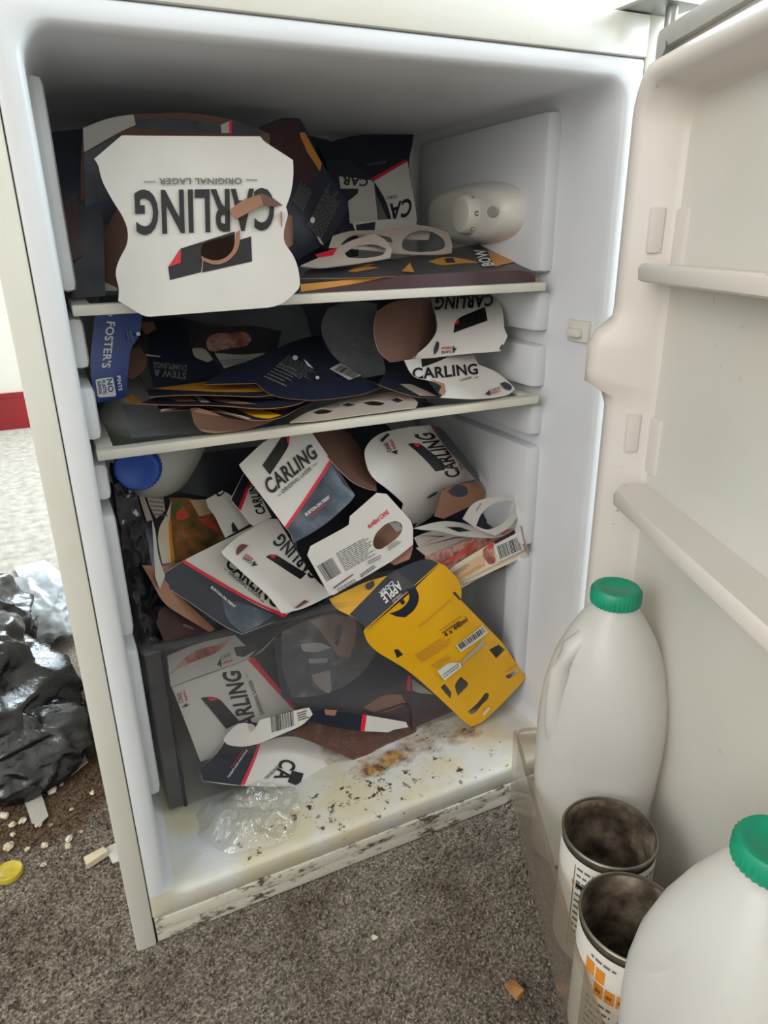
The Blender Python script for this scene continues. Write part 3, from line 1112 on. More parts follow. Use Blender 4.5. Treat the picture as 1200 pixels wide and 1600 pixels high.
card('lager_carton', 'crumpled carton with white patches behind the can rings, top shelf', 'carton', K2,
     [(240, 250, .27), (430, 320, .27), (330, 490, .23)],
     [(230, 240), (330, 235), (430, 320), (450, 490), (450, 515), (310, 515), (285, 400)], 'navy',
     [('P', 'white_print', 'offwhite', [(285, 302), (420, 318), (415, 352), (292, 352)]),
      ('P', 'white_print', 'offwhite', [(322, 405), (362, 372), (368, 322), (428, 325), (445, 490), (330, 495)]),
      ('T', BLK, 'CAR', (405, 312), (300, 304), (400, 345))], group=GC, crumple=.003)
card('can_ring_holder', 'taupe cardboard can holder with two large ring holes, on the top shelf', 'can holder', K2,
     [(250, 580, .13), (750, 580, .165), (600, 505, .19)],
     [(245, 590), (260, 545), (330, 522), (480, 520), (560, 502), (650, 500), (730, 530), (750, 580), (745, 612), (700, 618), (560, 618), (420, 600), (300, 590)], 'taupe',
     holes=[[(540, 575), (565, 535), (620, 515), (680, 525), (715, 555), (722, 590), (690, 606), (600, 612), (545, 600)], [(292, 578), (330, 540), (420, 532), (498, 545), (505, 572), (430, 560), (350, 572), (312, 590)]], th=.0012, crumple=.002, back='taupe')
card('can_ring_holder', 'creased cardboard can ring with a red patch, in front of the two-hole holder', 'can holder', K2,
     [(130, 660, .10), (500, 600, .125), (430, 535, .15)],
     [(130, 665), (250, 612), (330, 562), (430, 535), (480, 560), (503, 600), (495, 632), (360, 655), (200, 675)], 'taupe',
     [('P', 'red_patch', RED, [(188, 622), (280, 594), (262, 624), (200, 634)])],
     holes=[[(308, 612), (350, 582), (430, 572), (480, 592), (470, 622), (390, 637), (320, 632)]], th=.0012, crumple=.002, back='taupe')
card('lager_carton', 'small white carton end showing through the can ring holes', 'carton', K2, [(360, 480, .2), (600, 520, .2), (420, 560, .18)],
     [(340, 490), (440, 480), (560, 470), (660, 530), (650, 560), (560, 560), (480, 540), (360, 545)], 'offwhite', [('P', 'dark_print', 'navy', [(355, 500), (435, 487), (430, 530), (360, 540)])])
cid = card('cider_carton', 'flattened charcoal and gold cider carton lying on the top shelf', 'carton', K2,
     [(290, 705, .088), (1090, 694, .088), (840, 580, .20)],
     [(250, 716), (420, 662), (620, 617), (840, 578), (930, 580), (1010, 632), (1092, 694), (1050, 684), (700, 697), (500, 710)], 'charcoal',
     [('P', 'gold_wedge', 'ochre', [(650, 650), (720, 627), (800, 640), (860, 655), (770, 658), (705, 668)]),
      ('P', 'gold_wedge', 'ochre', [(888, 603), (1030, 645), (922, 672)]),
      ('P', 'dark_print', BLK, [(715, 640), (750, 635), (762, 655), (725, 657)]),
      ('T', 'whiteink', 'BOW', (918, 668), (880, 603), (870, 672)),
      ('P', 'gold_wedge', 'ochre', [(540, 694), (575, 657), (592, 697)])], crumple=.002, group='flattened cider cartons')
card('front_fold', None, None, K2, [(130, 740, .0785), (1100, 730, .0785), (500, 780, .0755)],
     [(125, 738), (500, 708), (700, 696), (1050, 683), (1112, 727), (1120, 745), (1085, 762), (900, 757), (500, 776), (125, 790)], 'maroon',
     [('P', 'gold_wedge', 'ochre', [(128, 742), (300, 725), (480, 712), (340, 742), (132, 772)]),
      ('P', 'worn_corner', 'kraft', [(1085, 712), (1112, 727), (1120, 745), (1085, 762), (1060, 758), (1085, 745)]), ('P', 'worn_edge', 'taupe', [(700, 762), (900, 748), (1060, 750), (1080, 762), (900, 758)])], parent=cid, crumple=.001)
card('cider_carton', 'flattened grey cider carton with a gold streak under the can rings', 'carton', K2,
     [(130, 712, .084), (600, 700, .084), (400, 640, .16)], [(125, 716), (170, 672), (300, 648), (500, 636), (590, 648), (610, 702), (450, 712), (300, 716)], 'charcoal',
     [('P', 'gold_streak', 'ochre', [(320, 690), (415, 655), (485, 668), (400, 684), (350, 694)]), ('P', 'grey_print', 'taupe', [(175, 672), (215, 660), (210, 672), (180, 680)])], crumple=.002, group='flattened cider cartons')
card('carton_or_dark_fill', 'dark carton standing at the left end of the top shelf', 'carton', K0P,
     [(80, 205, .17), (135, 205, .17), (110, 455, .12)], [(78, 206), (135, 200), (160, 300), (165, 462), (112, 466), (96, 330)], 'navy',
     [('P', 'dark_print', 'maroon', [(85, 330), (120, 300), (130, 400), (100, 420)])], crumple=.003)
card('carton_or_dark_fill', 'dark offcut of carton at the right end of the top shelf', 'carton', K2, [(990, 600, .22), (1045, 590, .22), (1040, 645, .2)], [(985, 598), (1045, 588), (1045, 645), (1010, 632)], 'navy')
card('carton_or_dark_fill', 'added dark card at the very back of the top shelf, darkening the gaps', 'carton', K0P, [(200, 210, .33), (560, 230, .335), (300, 440, .31)],
     [(120, 215), (300, 200), (500, 212), (560, 240), (560, 400), (400, 430), (150, 440)], 'navy', crumple=.002)  # added backing sheet, so gaps here look dark instead of white liner

# ================================================================ middle shelf
card('beer_box', 'royal blue beer carton standing at the left end of the middle shelf', 'carton', K3,
     [(150, 155, .135), (360, 155, .165), (160, 560, .120)],
     [(148, 130), (365, 130), (362, 210), (352, 262), (312, 310), (300, 420), (292, 540), (200, 560), (158, 568), (118, 422)], 'royal',
     [('T', 'whiteink', "FOSTER'S", (201, 187), (176, 405), (241, 189)),
      ('P', 'white_box', 'whiteink', [(145, 464), (152, 457), (220, 448), (228, 452), (243, 530), (237, 538), (165, 543), (156, 536)]),
      ('T', 'royal', 'NO', (197, 458), (207, 520), (222, 454)), ('T', 'royal', 'PLASTIC', (173, 464), (183, 530), (189, 461)), ('T', 'royal', 'RINGS', (152, 470), (161, 528), (167, 467)),
      ('T', 'whiteink', 'PINTS', (241, 443), (251, 512), (259, 440)),
      ('P', 'logo_ring', 'whiteink', [(196, 152), (204, 158), (214, 158), (222, 152), (218, 162), (206, 164)]),
      ('L', 'greyink', (285, 235), (295, 285), (310, 230), 2), ('P', 'logo', 'whiteink', [(328, 240), (345, 236), (352, 250), (335, 256)])], crumple=.001)
card('plastic_wrap', 'cloudy grey plastic wrap draped over the back of the middle shelf', 'wrap', K9,
     [(380, 60, .28), (1100, 20, .28), (600, 420, .22)], [(360, 20), (1130, -10), (1190, 200), (980, 260), (640, 400), (420, 430), (330, 300)], 'greyfilm', back='greyfilm', crumple=.006, cs=22)
card('meal_carton', 'dark ready meal carton lying upside down with a stew picture, middle shelf', 'carton', K9,
     [(120, 90, .24), (900, 80, .27), (300, 470, .15)],
     [(105, 80), (390, 58), (560, 130), (800, 110), (1000, 150), (960, 300), (700, 470), (400, 500), (170, 520), (110, 420), (20, 400), (60, 260)], 'charcoal',
     [('P', 'dark_print', 'navy', [(180, 100), (390, 65), (430, 240), (620, 380), (600, 480), (200, 500), (160, 340)]),
      ('P', 'food_picture', 'meat', [(535, 190), (600, 160), (680, 170), (770, 150), (820, 200), (780, 250), (660, 262), (560, 285), (525, 250)]),
      ('P', 'food_picture', 'taupe', [(440, 262), (520, 255), (570, 330), (540, 350), (450, 315)]),
      ('P', 'label_panel', 'offwhite', [(580, 292), (900, 290), (830, 330), (640, 388), (610, 340)]), ('L', 'greyink', (610, 335), (820, 315), (625, 375), 3),
      ('T', 'greyink', 'DUMPLINGS', (405, 372), (200, 350), (403, 410)), ('T', 'greyink', 'STEW &', (402, 420), (200, 398), (400, 462)),
      ('P', 'brown_patch', 'kraftdark', [(30, 300), (110, 240), (160, 340), (150, 400), (60, 470), (30, 440)]),
      ('P', 'gold_print', 'kraft', [(120, 105), (200, 100), (215, 150), (150, 185), (120, 140)]), ('P', 'pale_edge', 'taupe', [(150, 305), (240, 318), (240, 325), (150, 316)])], crumple=.004, back='kraft')
card('lager_carton', 'flattened navy carton with white small print, lying across the middle shelf', 'carton', K4,
     [(-370, 400, .12), (60, 230, .20), (330, 470, .10)],
     [(-400, 430), (-370, 400), (-100, 280), (0, 235), (110, 210), (155, 300), (290, 398), (400, 432), (330, 470), (100, 505), (-60, 490), (-120, 470), (-170, 425)], 'navy',
     [('L', 'greyink', (-140, 400), (-40, 445), (-60, 330), 6), ('L', 'greyink', (-85, 350), (60, 430), (-25, 300), 8),
      ('P', 'logo', 'whiteink', [(-10, 310), (0, 302), (14, 306), (16, 320), (2, 326), (-8, 320)]), ('P', 'logo', 'whiteink', [(40, 320), (58, 334), (84, 362), (58, 352)]),
      ('P', 'logo', 'whiteink', [(92, 400), (102, 396), (112, 402), (108, 412), (96, 412)]),
      ('P', 'label_panel', 'offwhite', [(155, 366), (205, 340), (297, 396), (243, 416)]), ('B', (175, 372), (265, 412), (205, 350))], crumple=.002, group=GC)
KY = 'flattened cider cartons'
card('cider_carton', 'flattened gold and black cider carton on top of the middle shelf stack', 'carton', K9,
     [(200, 540, .105), (900, 520, .105), (540, 460, .16)], [(150, 520), (230, 500), (400, 480), (560, 460), (740, 462), (930, 515), (960, 545), (850, 560), (600, 550), (400, 545), (180, 560)], 'navy',
     [('P', 'gold_print', 'ochre', [(200, 512), (400, 484), (560, 462), (740, 465), (900, 510), (930, 528), (700, 535), (450, 525)]),
      ('P', 'gold_print', 'ochre', [(745, 455), (790, 408), (812, 420), (800, 445), (765, 468)])], group=KY, crumple=.003)
card('cider_carton', 'flattened dark cider carton with tan panels in the middle of the stack, middle shelf', 'carton', K9,
     [(150, 610, .09), (1100, 590, .09), (600, 540, .14)], [(120, 600), (220, 555), (400, 535), (700, 550), (960, 560), (1060, 545), (1200, 560), (1100, 610), (900, 640), (600, 610), (300, 612)], 'navy',
     [('P', 'gold_print', 'kraft', [(230, 562), (380, 532), (470, 590), (350, 590)]), ('P', 'grey_print', 'offwhite', [(415, 535), (470, 545), (560, 598), (500, 598)]),
      ('P', 'gold_print', 'kraft', [(525, 555), (700, 585), (850, 612), (700, 610), (580, 590)]), ('P', 'tan_print', 'taupe', [(830, 560), (960, 558), (955, 578), (840, 580)]),
      ('P', 'orange_print', 'ochre', [(1050, 545), (1100, 550), (1200, 575), (1190, 588), (1090, 580)])], group=KY, crumple=.003)
card('cider_carton', 'flattened cider carton with a worn bright yellow patch, bottom of the middle shelf stack', 'carton', K9,
     [(230, 650, .082), (1100, 660, .082), (700, 610, .13)], [(220, 615), (420, 605), (700, 622), (900, 635), (1100, 600), (1200, 590), (1000, 690), (900, 708), (800, 705), (540, 630), (240, 652)], 'navy',
     [('P', 'yellow_patch', 'yellow', [(705, 632), (780, 630), (880, 640), (1000, 676), (920, 702), (840, 690), (760, 660)]), ('P', 'pale_edge', 'taupe', [(520, 625), (560, 628), (810, 700), (790, 704)]),
      ('P', 'pale_edge', 'taupe', [(240, 645), (380, 625), (440, 630), (250, 655)]), ('P', 'gold_print', 'ochre', [(880, 620), (1000, 612), (1040, 640), (960, 655)])], group=KY, crumple=.002)
card('cider_carton', 'orange tip of a flat carton poking out beside the royal blue beer carton', 'carton', K9, [(0, 580, .12), (130, 600, .10), (60, 545, .14)], [(0, 578), (60, 545), (130, 602), (60, 600)], 'ochre', group=KY)
card('kraft_flap', 'curled brown cardboard flap at the front of the middle shelf', 'card offcut', K9,
     [(440, 640, .078), (980, 690, .078), (650, 780, .073)], [(430, 630), (480, 628), (560, 650), (640, 690), (800, 712), (960, 705), (860, 745), (740, 775), (600, 792), (510, 782), (455, 740)], 'kraftdark',
     [('P', 'torn_edge', 'kraft', [(480, 632), (560, 652), (630, 682), (540, 672), (450, 655)]), ('P', 'torn_edge', 'kraft', [(480, 760), (600, 780), (740, 765), (600, 790), (510, 782)])], bend=((440, 700), (980, 700), .004, .02), crumple=.001)
card('glass_reflection_sheet', 'grey film sheet added as the reflection on the lower shelf glass', 'reflection sheet', K9, [(20, 640, .13), (420, 650, .13), (60, 800, .088)], [(0, 605), (230, 615), (420, 640), (440, 720), (500, 785), (250, 800), (60, 815), (40, 700)], 'greyfilm', back='greyfilm', crumple=.001)  # grey film laid over the plate to paint in the glass's reflection
card('can_tray', 'tan cardboard can tray with punched oval holes, lying on the middle shelf', 'can holder', K4,
     [(30, 580, .082), (540, 520, .082), (350, 470, .13)], [(-20, 598), (60, 550), (250, 492), (430, 460), (520, 480), (552, 512), (540, 532), (300, 562), (100, 590)], 'taupe',
     holes=[[(78, 552), (120, 532), (180, 545), (150, 560), (100, 564)], [(300, 508), (350, 496), (410, 510), (390, 525), (330, 524)], [(200, 520), (240, 506), (280, 520), (240, 530)], [(425, 498), (460, 484), (495, 500), (460, 512)]], th=.0014, back='taupe')
card('plastic_wrap', 'crumpled cloudy plastic tube between the navy and curled white cartons', 'wrap', K4,
     [(130, 120, .19), (370, 100, .19), (240, 380, .15)], [(115, 160), (150, 90), (250, 55), (370, 70), (360, 180), (390, 280), (410, 385), (310, 402), (240, 355), (180, 315), (130, 235)], 'greyfilm', back='greyfilm', crumple=.008, cs=30)
card('carton_or_dark_fill', 'added dark card at the back of the middle shelf, filling its gaps with shade', 'carton', K0P, [(220, 480, .33), (760, 470, .33), (400, 600, .31)],
     [(150, 490), (480, 470), (760, 460), (780, 560), (600, 610), (200, 620)], 'navy', [('P', 'grey_print', 'charcoal', [(300, 500), (460, 490), (440, 540), (320, 560)])], crumple=.003)  # backing card added to fill the middle shelf's gaps with darkness
m7 = card('lager_carton', 'curled white lager carton upside down at the right of the middle shelf', 'carton', K4,
     [(605, 120, .150), (930, 150, .120), (620, 305, .115)],
     [(598, 25), (895, 10), (940, 190), (952, 215), (920, 282), (620, 310), (520, 316), (600, 252), (640, 190), (635, 130)], 'white',
     [('P', 'emblem', BLK, [(710, 202), (714, 163), (733, 133), (850, 85), (862, 146)]), ('P', 'red_corner', RED, [(711, 165), (733, 134), (734, 160)]),
      ('T', BLK, 'CARLING', (887, 32), (632, 45), (885, 84)),
      ('T', BLK, '4', (723, 262), (704, 264), (722, 292)), ('T', BLK, 'CANS', (700, 281), (654, 285), (700, 293)), ('T', RED, '440ml', (702, 263), (656, 267), (702, 276)),
      ('P', 'finger_slot', 'navy', [(622, 303), (619, 280), (634, 242), (646, 248), (640, 285)]), ('P', 'finger_slot', 'navy', [(912, 280), (922, 258), (930, 256), (922, 278)])], bend=((600, 160), (930, 160), .012, .045), group=GC)
card('inner_panel', None, None, K4, [(370, 110, .13), (600, 60, .15), (500, 320, .12)],
     [(350, 180), (368, 105), (430, 62), (520, 48), (608, 45), (642, 190), (605, 258), (520, 320), (430, 332), (372, 285)], 'kraftdark', parent=m7, bend=((480, 60), (480, 320), .012, .045), back='white')
card('lager_carton', 'torn dirty white lager carton at the right front of the middle shelf', 'carton', K4,
     [(520, 380, .095), (980, 450, .092), (700, 300, .125)],
     [(490, 322), (570, 312), (800, 300), (822, 342), (900, 370), (970, 430), (985, 450), (960, 476), (900, 490), (800, 498), (650, 489), (672, 470), (664, 432), (600, 412), (540, 402), (512, 372)], 'white',
     [('P', 'emblem', BLK, [(565, 318), (690, 306), (650, 325), (570, 355)]), ('T', BLK, 'CARLING', (528, 408), (820, 384), (524, 358)), ('T', 'greyink', 'LAGER', (738, 418), (792, 405), (736, 408)),
      ('P', 'rule', 'greyink', [(800, 402), (820, 397), (820, 400), (800, 405)]),
      ('P', 'finger_slot', 'navy', [(915, 430), (938, 420), (970, 440), (965, 460), (935, 455)]),
      ('T', BLK, '4', (850, 486), (874, 482), (848, 464)), ('T', 'greyink', 'CANS', (868, 468), (915, 454), (866, 457)), ('T', RED, '440ml', (872, 480), (918, 466), (870, 470)),
      ('P', 'torn_edge', 'kraft', [(600, 412), (664, 432), (672, 470), (655, 486), (640, 474), (652, 445)])], group=GC, crumple=.002)
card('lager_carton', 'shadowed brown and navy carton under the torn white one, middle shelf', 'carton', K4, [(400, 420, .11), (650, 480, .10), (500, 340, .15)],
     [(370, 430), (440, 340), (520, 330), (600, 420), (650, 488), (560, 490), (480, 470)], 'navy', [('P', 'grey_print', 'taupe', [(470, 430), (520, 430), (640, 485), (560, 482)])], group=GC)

# ================================================================ lower compartment
card('meal_carton', 'curry ready meal carton with a food picture, behind the blue-capped bottle', 'carton', K5,
     [(190, 340, .17), (560, 390, .20), (250, 720, .13)],
     [(190, 330), (350, 340), (570, 380), (680, 540), (660, 620), (440, 720), (245, 740), (200, 560), (180, 420)], 'navy',
     [('P', 'food_picture', 'food', [(372, 380), (560, 388), (675, 545), (650, 620), (440, 700), (380, 708), (395, 600), (375, 520)]),
      ('P', 'cream_band', 'cream', [(350, 480), (380, 400), (372, 500), (375, 560), (395, 712), (335, 718), (310, 600), (318, 530)]),
      ('P', 'orange_band', 'orange', [(366, 500), (378, 500), (385, 600), (398, 708), (380, 712), (368, 600)]),
      ('P', 'food_picture', 'greenfood', [(380, 420), (430, 385), (460, 430), (450, 470), (390, 490)]),
      ('P', 'food_picture', 'pinkfood', [(398, 460), (440, 428), (472, 478), (430, 500), (402, 490)]), ('P', 'food_picture', 'pinkfood', [(510, 490), (570, 485), (620, 540), (610, 560)]),
      ('P', 'food_picture', 'beige', [(470, 395), (560, 392), (590, 460), (520, 480)]),
      ('P', 'white_print', 'taupe', [(200, 335), (225, 338), (282, 495), (252, 505)]), ('P', 'white_print', 'taupe', [(240, 345), (330, 355), (345, 450), (300, 490), (270, 440)]), ('L', 'greyink', (250, 350), (330, 360), (285, 480), 6)], crumple=.001)
card('lager_carton', 'white carton corner with part of a dark letter, under the blue-capped bottle', 'carton', K5,
     [(560, 400, .155), (780, 510, .15), (640, 580, .135)], [(558, 390), (640, 345), (690, 370), (785, 512), (655, 585), (600, 470), (565, 430)], 'white',
     [('T', BLK, 'C', (620, 385), (655, 350), (600, 355)), ('P', 'finger_slot', 'navy', [(684, 520), (694, 505), (722, 548), (692, 560)])], group=GC)
card('lager_carton', 'half hidden white carton with a red stripe, left of the diamond-tilted one', 'carton', K5,
     [(690, 400, .145), (880, 480, .14), (780, 260, .17)], [(680, 390), (750, 255), (800, 310), (890, 480), (800, 525), (780, 515)], 'white',
     [('P', 'dark_print', 'navy', [(685, 392), (750, 258), (780, 288), (722, 438)]), ('P', 'red_band', RED, [(718, 440), (778, 284), (790, 292), (734, 446)]),
      ('T', BLK, 'CARLING', (858, 462), (800, 290), (812, 470))], group=GC)
card('lager_carton', 'white lager carton tilted like a diamond with a slate lower half, hanging below the shelf', 'carton', K5,
     [(725, 215, .118), (1190, 195, .125), (1000, 600, .088)],
     [(725, 215), (860, 85), (975, 40), (1085, 40), (1195, 195), (1312, 370), (1290, 402), (1150, 530), (1000, 612), (985, 560), (960, 535), (740, 242)], 'white',
     [('P', 'slate_print', 'slate', [(962, 535), (1192, 198), (1312, 370), (1290, 402), (1150, 530), (1000, 612), (986, 560)]),
      ('P', 'red_band', RED, [(955, 530), (1184, 188), (1196, 200), (966, 540)]),
      ('P', 'emblem', BLK, [(842, 218), (945, 66), (980, 62), (976, 122), (880, 266)]), ('P', 'red_corner', RED, [(958, 64), (981, 62), (976, 122)]),
      ('T', BLK, 'CARLING', (880, 368), (1122, 172), (842, 300)), ('T', 'greyink', 'ORIGINAL LAGER', (944, 362), (1092, 238), (934, 346)),
      ('P', 'rule', 'greyink', [(918, 372), (936, 362), (937, 365), (919, 376)]), ('P', 'rule', 'greyink', [(1094, 222), (1116, 206), (1117, 210), (1096, 226)]),
      ('T', 'whiteink', 'BURTON-ON-TRENT', (1062, 476), (1183, 384), (1053, 462)), ('L', 'red', (1072, 486), (1180, 402), (1068, 478), 1)], bend=((800, 120), (1150, 480), .006, .06), group=GC)
card('brown_carton_inside', 'brown inside of an opened carton under the middle of the shelf', 'carton', K6,
     [(80, 115, .15), (310, 180, .15), (340, 370, .11)], [(70, 100), (180, 80), (250, 100), (312, 180), (332, 250), (382, 312), (386, 382), (340, 372), (275, 345), (165, 240)], 'kraftdark', back='white', bend=((80, 115), (340, 370), .008, .05), group=GC)
card('carton_or_dark_fill', 'added navy card standing in for shade between the two big white cartons', 'carton', K6,
     [(290, 340, .16), (560, 460, .15), (400, 150, .2)], [(150, 120), (300, 60), (420, 60), (560, 200), (600, 480), (560, 560), (430, 420), (330, 420), (200, 330)], 'navy', [('P', 'grey_print', 'charcoal', [(270, 340), (340, 370), (380, 380), (330, 430), (280, 400)])], group=GC)  # added dark sheet in place of the shade in this gap
b7 = card('lager_carton', 'curved white lager carton with sideways lettering at the right under the lower shelf', 'carton', K6,
     [(340, 200, .120), (700, 170, .155), (570, 540, .105)],
     [(325, 195), (350, 150), (400, 110), (520, 82), (640, 72), (700, 170), (850, 325), (780, 345), (690, 375), (680, 440), (650, 500), (570, 550), (500, 482), (510, 440), (345, 302)], 'white',
     [('P', 'emblem', BLK, [(530, 162), (558, 155), (592, 160), (710, 268), (702, 284), (660, 290)]), ('P', 'red_corner', RED, [(552, 156), (592, 159), (576, 178)]),
      ('T', BLK, 'CARLING', (775, 312), (637, 108), (712, 322)), ('T', 'greyink', 'ORIGINAL LAGER', (788, 278), (668, 108), (778, 284)),
      ('T', BLK, '4', (488, 208), (478, 188), (460, 216)), ('T', BLK, 'CANS', (452, 196), (432, 154), (434, 203)), ('T', RED, '440ml', (474, 184), (452, 140), (460, 190)),
      ('P', 'red_band', RED, [(632, 74), (644, 76), (710, 170), (852, 324), (842, 326), (700, 172)]), ('P', 'finger_slot', 'navy', [(612, 418), (640, 395), (668, 384), (660, 396), (630, 415)]), ('P', 'finger_slot', 'navy', [(395, 145), (430, 112), (440, 118), (405, 155)])],
     bend=((430, 330), (720, 180), .012, .045), group=GC)
card('side_panel', None, None, K6, [(640, 74, .158), (890, 370, .15), (700, 90, .20)], [(640, 74), (690, 85), (760, 170), (840, 280), (892, 372), (852, 328), (702, 172)], 'navy', [('L', 'greyink', (780, 225), (840, 310), (792, 218), 1)], parent=b7)
card('inner_panel', None, None, K6, [(690, 380, .125), (890, 380, .16), (690, 500, .115)],
     [(655, 500), (690, 378), (780, 347), (862, 342), (896, 386), (882, 422), (700, 512)], 'kraft', [('P', 'finger_hole', 'navy', [(718, 380), (760, 350), (808, 358), (816, 400), (770, 412), (735, 402)])], parent=b7, back='navy')
card('carton_or_dark_fill', 'added navy card behind the cream can rings, keeping the gap dark', 'carton', K6, [(650, 560, .17), (850, 480, .17), (700, 440, .19)], [(560, 540), (650, 480), (760, 460), (860, 440), (900, 520), (860, 600), (650, 620), (580, 600)], 'navy', group=GC)  # added backing: its dark colour stands in for shade behind the rings
card('lager_carton', 'white carton back with barcode, small print and a torn oval hole, centre of the pile', 'carton', K6,
     [(60, 680, .088), (550, 560, .094), (170, 865, .080)],
     [(60, 682), (75, 640), (230, 556), (255, 540), (260, 500), (385, 390), (432, 395), (545, 520), (556, 550), (556, 632), (472, 702), (182, 870), (160, 862)], 'white',
     [('B', (152, 806), (220, 766), (106, 733)), ('L', 'greyink', (240, 758), (390, 672), (192, 672), 11), ('T', RED, '4x440ml CANS', (348, 560), (442, 486), (338, 540)),
      ('P', 'rule', 'greyink', [(180, 832), (272, 768), (275, 774), (184, 840)]), ('L', 'greyink', (205, 855), (300, 800), (195, 838), 2), ('L', BLK, (310, 788), (380, 738), (304, 770), 2), ('L', 'greyink', (440, 662), (500, 620), (430, 640), 3), ('L', 'greyink', (345, 725), (420, 690), (338, 705), 2)],
     holes=[[(367, 622), (380, 580), (430, 532), (480, 520), (508, 538), (502, 580), (460, 622), (400, 658), (374, 650)]], group=GC, crumple=.001)
card('brown_carton_inside', 'brown card seen through the torn oval hole', 'carton', K6, [(360, 660, .11), (540, 560, .11), (400, 520, .125)], [(330, 650), (350, 560), (430, 500), (540, 510), (560, 640), (540, 700), (470, 730), (400, 690)], 'kraft',
     [('P', 'white_print', 'offwhite', [(440, 530), (490, 530), (505, 560), (480, 575)])], group=GC)
card('can_ring_holder', 'cream cardboard can ring standing at the right of the pile', 'can holder', K6,
     [(800, 520, .094), (1060, 430, .100), (930, 590, .088)],
     [(790, 512), (830, 442), (890, 415), (1000, 408), (1060, 413), (1077, 440), (1060, 492), (1000, 562), (940, 592), (860, 562)], 'offwhite', [('L', 'greyink', (848, 472), (872, 432), (858, 478), 1)],
     holes=[[(852, 545), (876, 482), (930, 437), (1000, 424), (1038, 438), (1022, 490), (960, 548), (900, 567)]], th=.0012, back='offwhite', crumple=.002)
card('can_ring_holder', 'cream cardboard can ring lying folded in front of the standing one', 'can holder', K6,
     [(570, 555, .094), (940, 592, .090), (720, 520, .106)], [(560, 555), (690, 518), (800, 532), (870, 560), (985, 588), (940, 600), (870, 600), (760, 590), (690, 568), (600, 562)], 'offwhite',
     holes=[[(705, 548), (780, 548), (835, 568), (770, 574)]], th=.0012, back='offwhite', crumple=.002)
fold = 'folded sleeves right of the barcode card'
for nm, outl, c, yy in (('lowest', [(610, 690), (740, 640), (860, 590), (950, 590), (900, 640), (760, 720), (720, 755), (640, 735)], 'meat', .100), ('middle', [(570, 650), (640, 610), (760, 580), (860, 590), (740, 640), (620, 690)], 'taupe', .102), ('topmost', [(560, 600), (640, 565), (760, 575), (840, 585), (700, 600), (620, 640), (580, 640)], 'offwhite', .104)):
    card('printed_sleeve', {'lowest': 'lowest folded paper sleeve, reddish food print, right of the barcode card', 'middle': 'middle folded taupe sleeve, right of the barcode card', 'topmost': 'topmost pale folded sleeve, right of the barcode card'}[nm], 'sleeve', K6,
         [(outl[0][0], outl[0][1], yy), (outl[3][0], outl[3][1], yy + .02), (outl[-1][0], outl[-1][1] + 30, yy - .004)], outl, c,
         [('P', 'food_picture', 'pinkfood', [(690, 720), (780, 660), (850, 610), (830, 650), (740, 715)])] if nm == 'lowest' else [('P', 'fold_line', 'charcoal', [(outl[0][0] + 20, outl[0][1] - 8), (outl[2][0], outl[2][1] + 16), (outl[3][0], outl[3][1] + 4), (outl[2][0] - 10, outl[2][1] + 24)])], bend=(outl[0], outl[3], .006, .03), group=fold)
pz = card('meal_box', 'shallow food box with a barcode on its edge, jutting from the right of the pile', 'box', K6,
     [(780, 838, .100), (1098, 682, .086), (720, 745, .108)],
     [(720, 748), (800, 698), (930, 620), (1050, 545), (1072, 548), (1100, 650), (1096, 682), (900, 770), (782, 838)], 'cream',
     [('P', 'food_picture', 'meat', [(880, 655), (928, 622), (945, 720), (910, 728), (885, 690)]), ('P', 'food_picture', 'pinkfood', [(905, 630), (930, 618), (935, 640), (910, 660)]),
      ('P', 'dark_print', 'maroon', [(930, 618), (1000, 580), (1030, 560), (1035, 580), (940, 630)]),
      ('P', 'red_patch', RED, [(930, 582), (990, 552), (1000, 565), (935, 598)]),
      ('P', 'beige_print', 'beige', [(735, 770), (800, 722), (880, 680), (892, 730), (800, 785), (765, 800)]), ('L', 'greyink', (735, 765), (815, 715), (745, 785), 3), ('L', 'ochre', (780, 790), (885, 730), (790, 768), 2),
      ('P', 'barcode_field', 'whiteink', [(930, 635), (1052, 570), (1076, 655), (955, 712)]), ('B', (962, 700), (1060, 655), (945, 640)),
      ('P', 'fold_line', 'taupe', [(775, 805), (1090, 650), (1091, 655), (777, 811)]), ('L', 'greyink', (790, 822), (915, 770), (788, 812), 1)], crumple=.0008)
card('box_top', None, None, K6, [(720, 748, .108), (1050, 545, .094), (700, 690, .17)], [(720, 748), (930, 620), (1050, 545), (1000, 535), (900, 590), (740, 650), (640, 700), (650, 735)], 'meat', parent=pz)
card('box_end', None, None, K6, [(1072, 548, .088), (1100, 650, .086), (1110, 560, .11)], [(1060, 545), (1075, 548), (1100, 640), (1106, 655), (1098, 682), (1085, 660)], 'taupe', parent=pz)

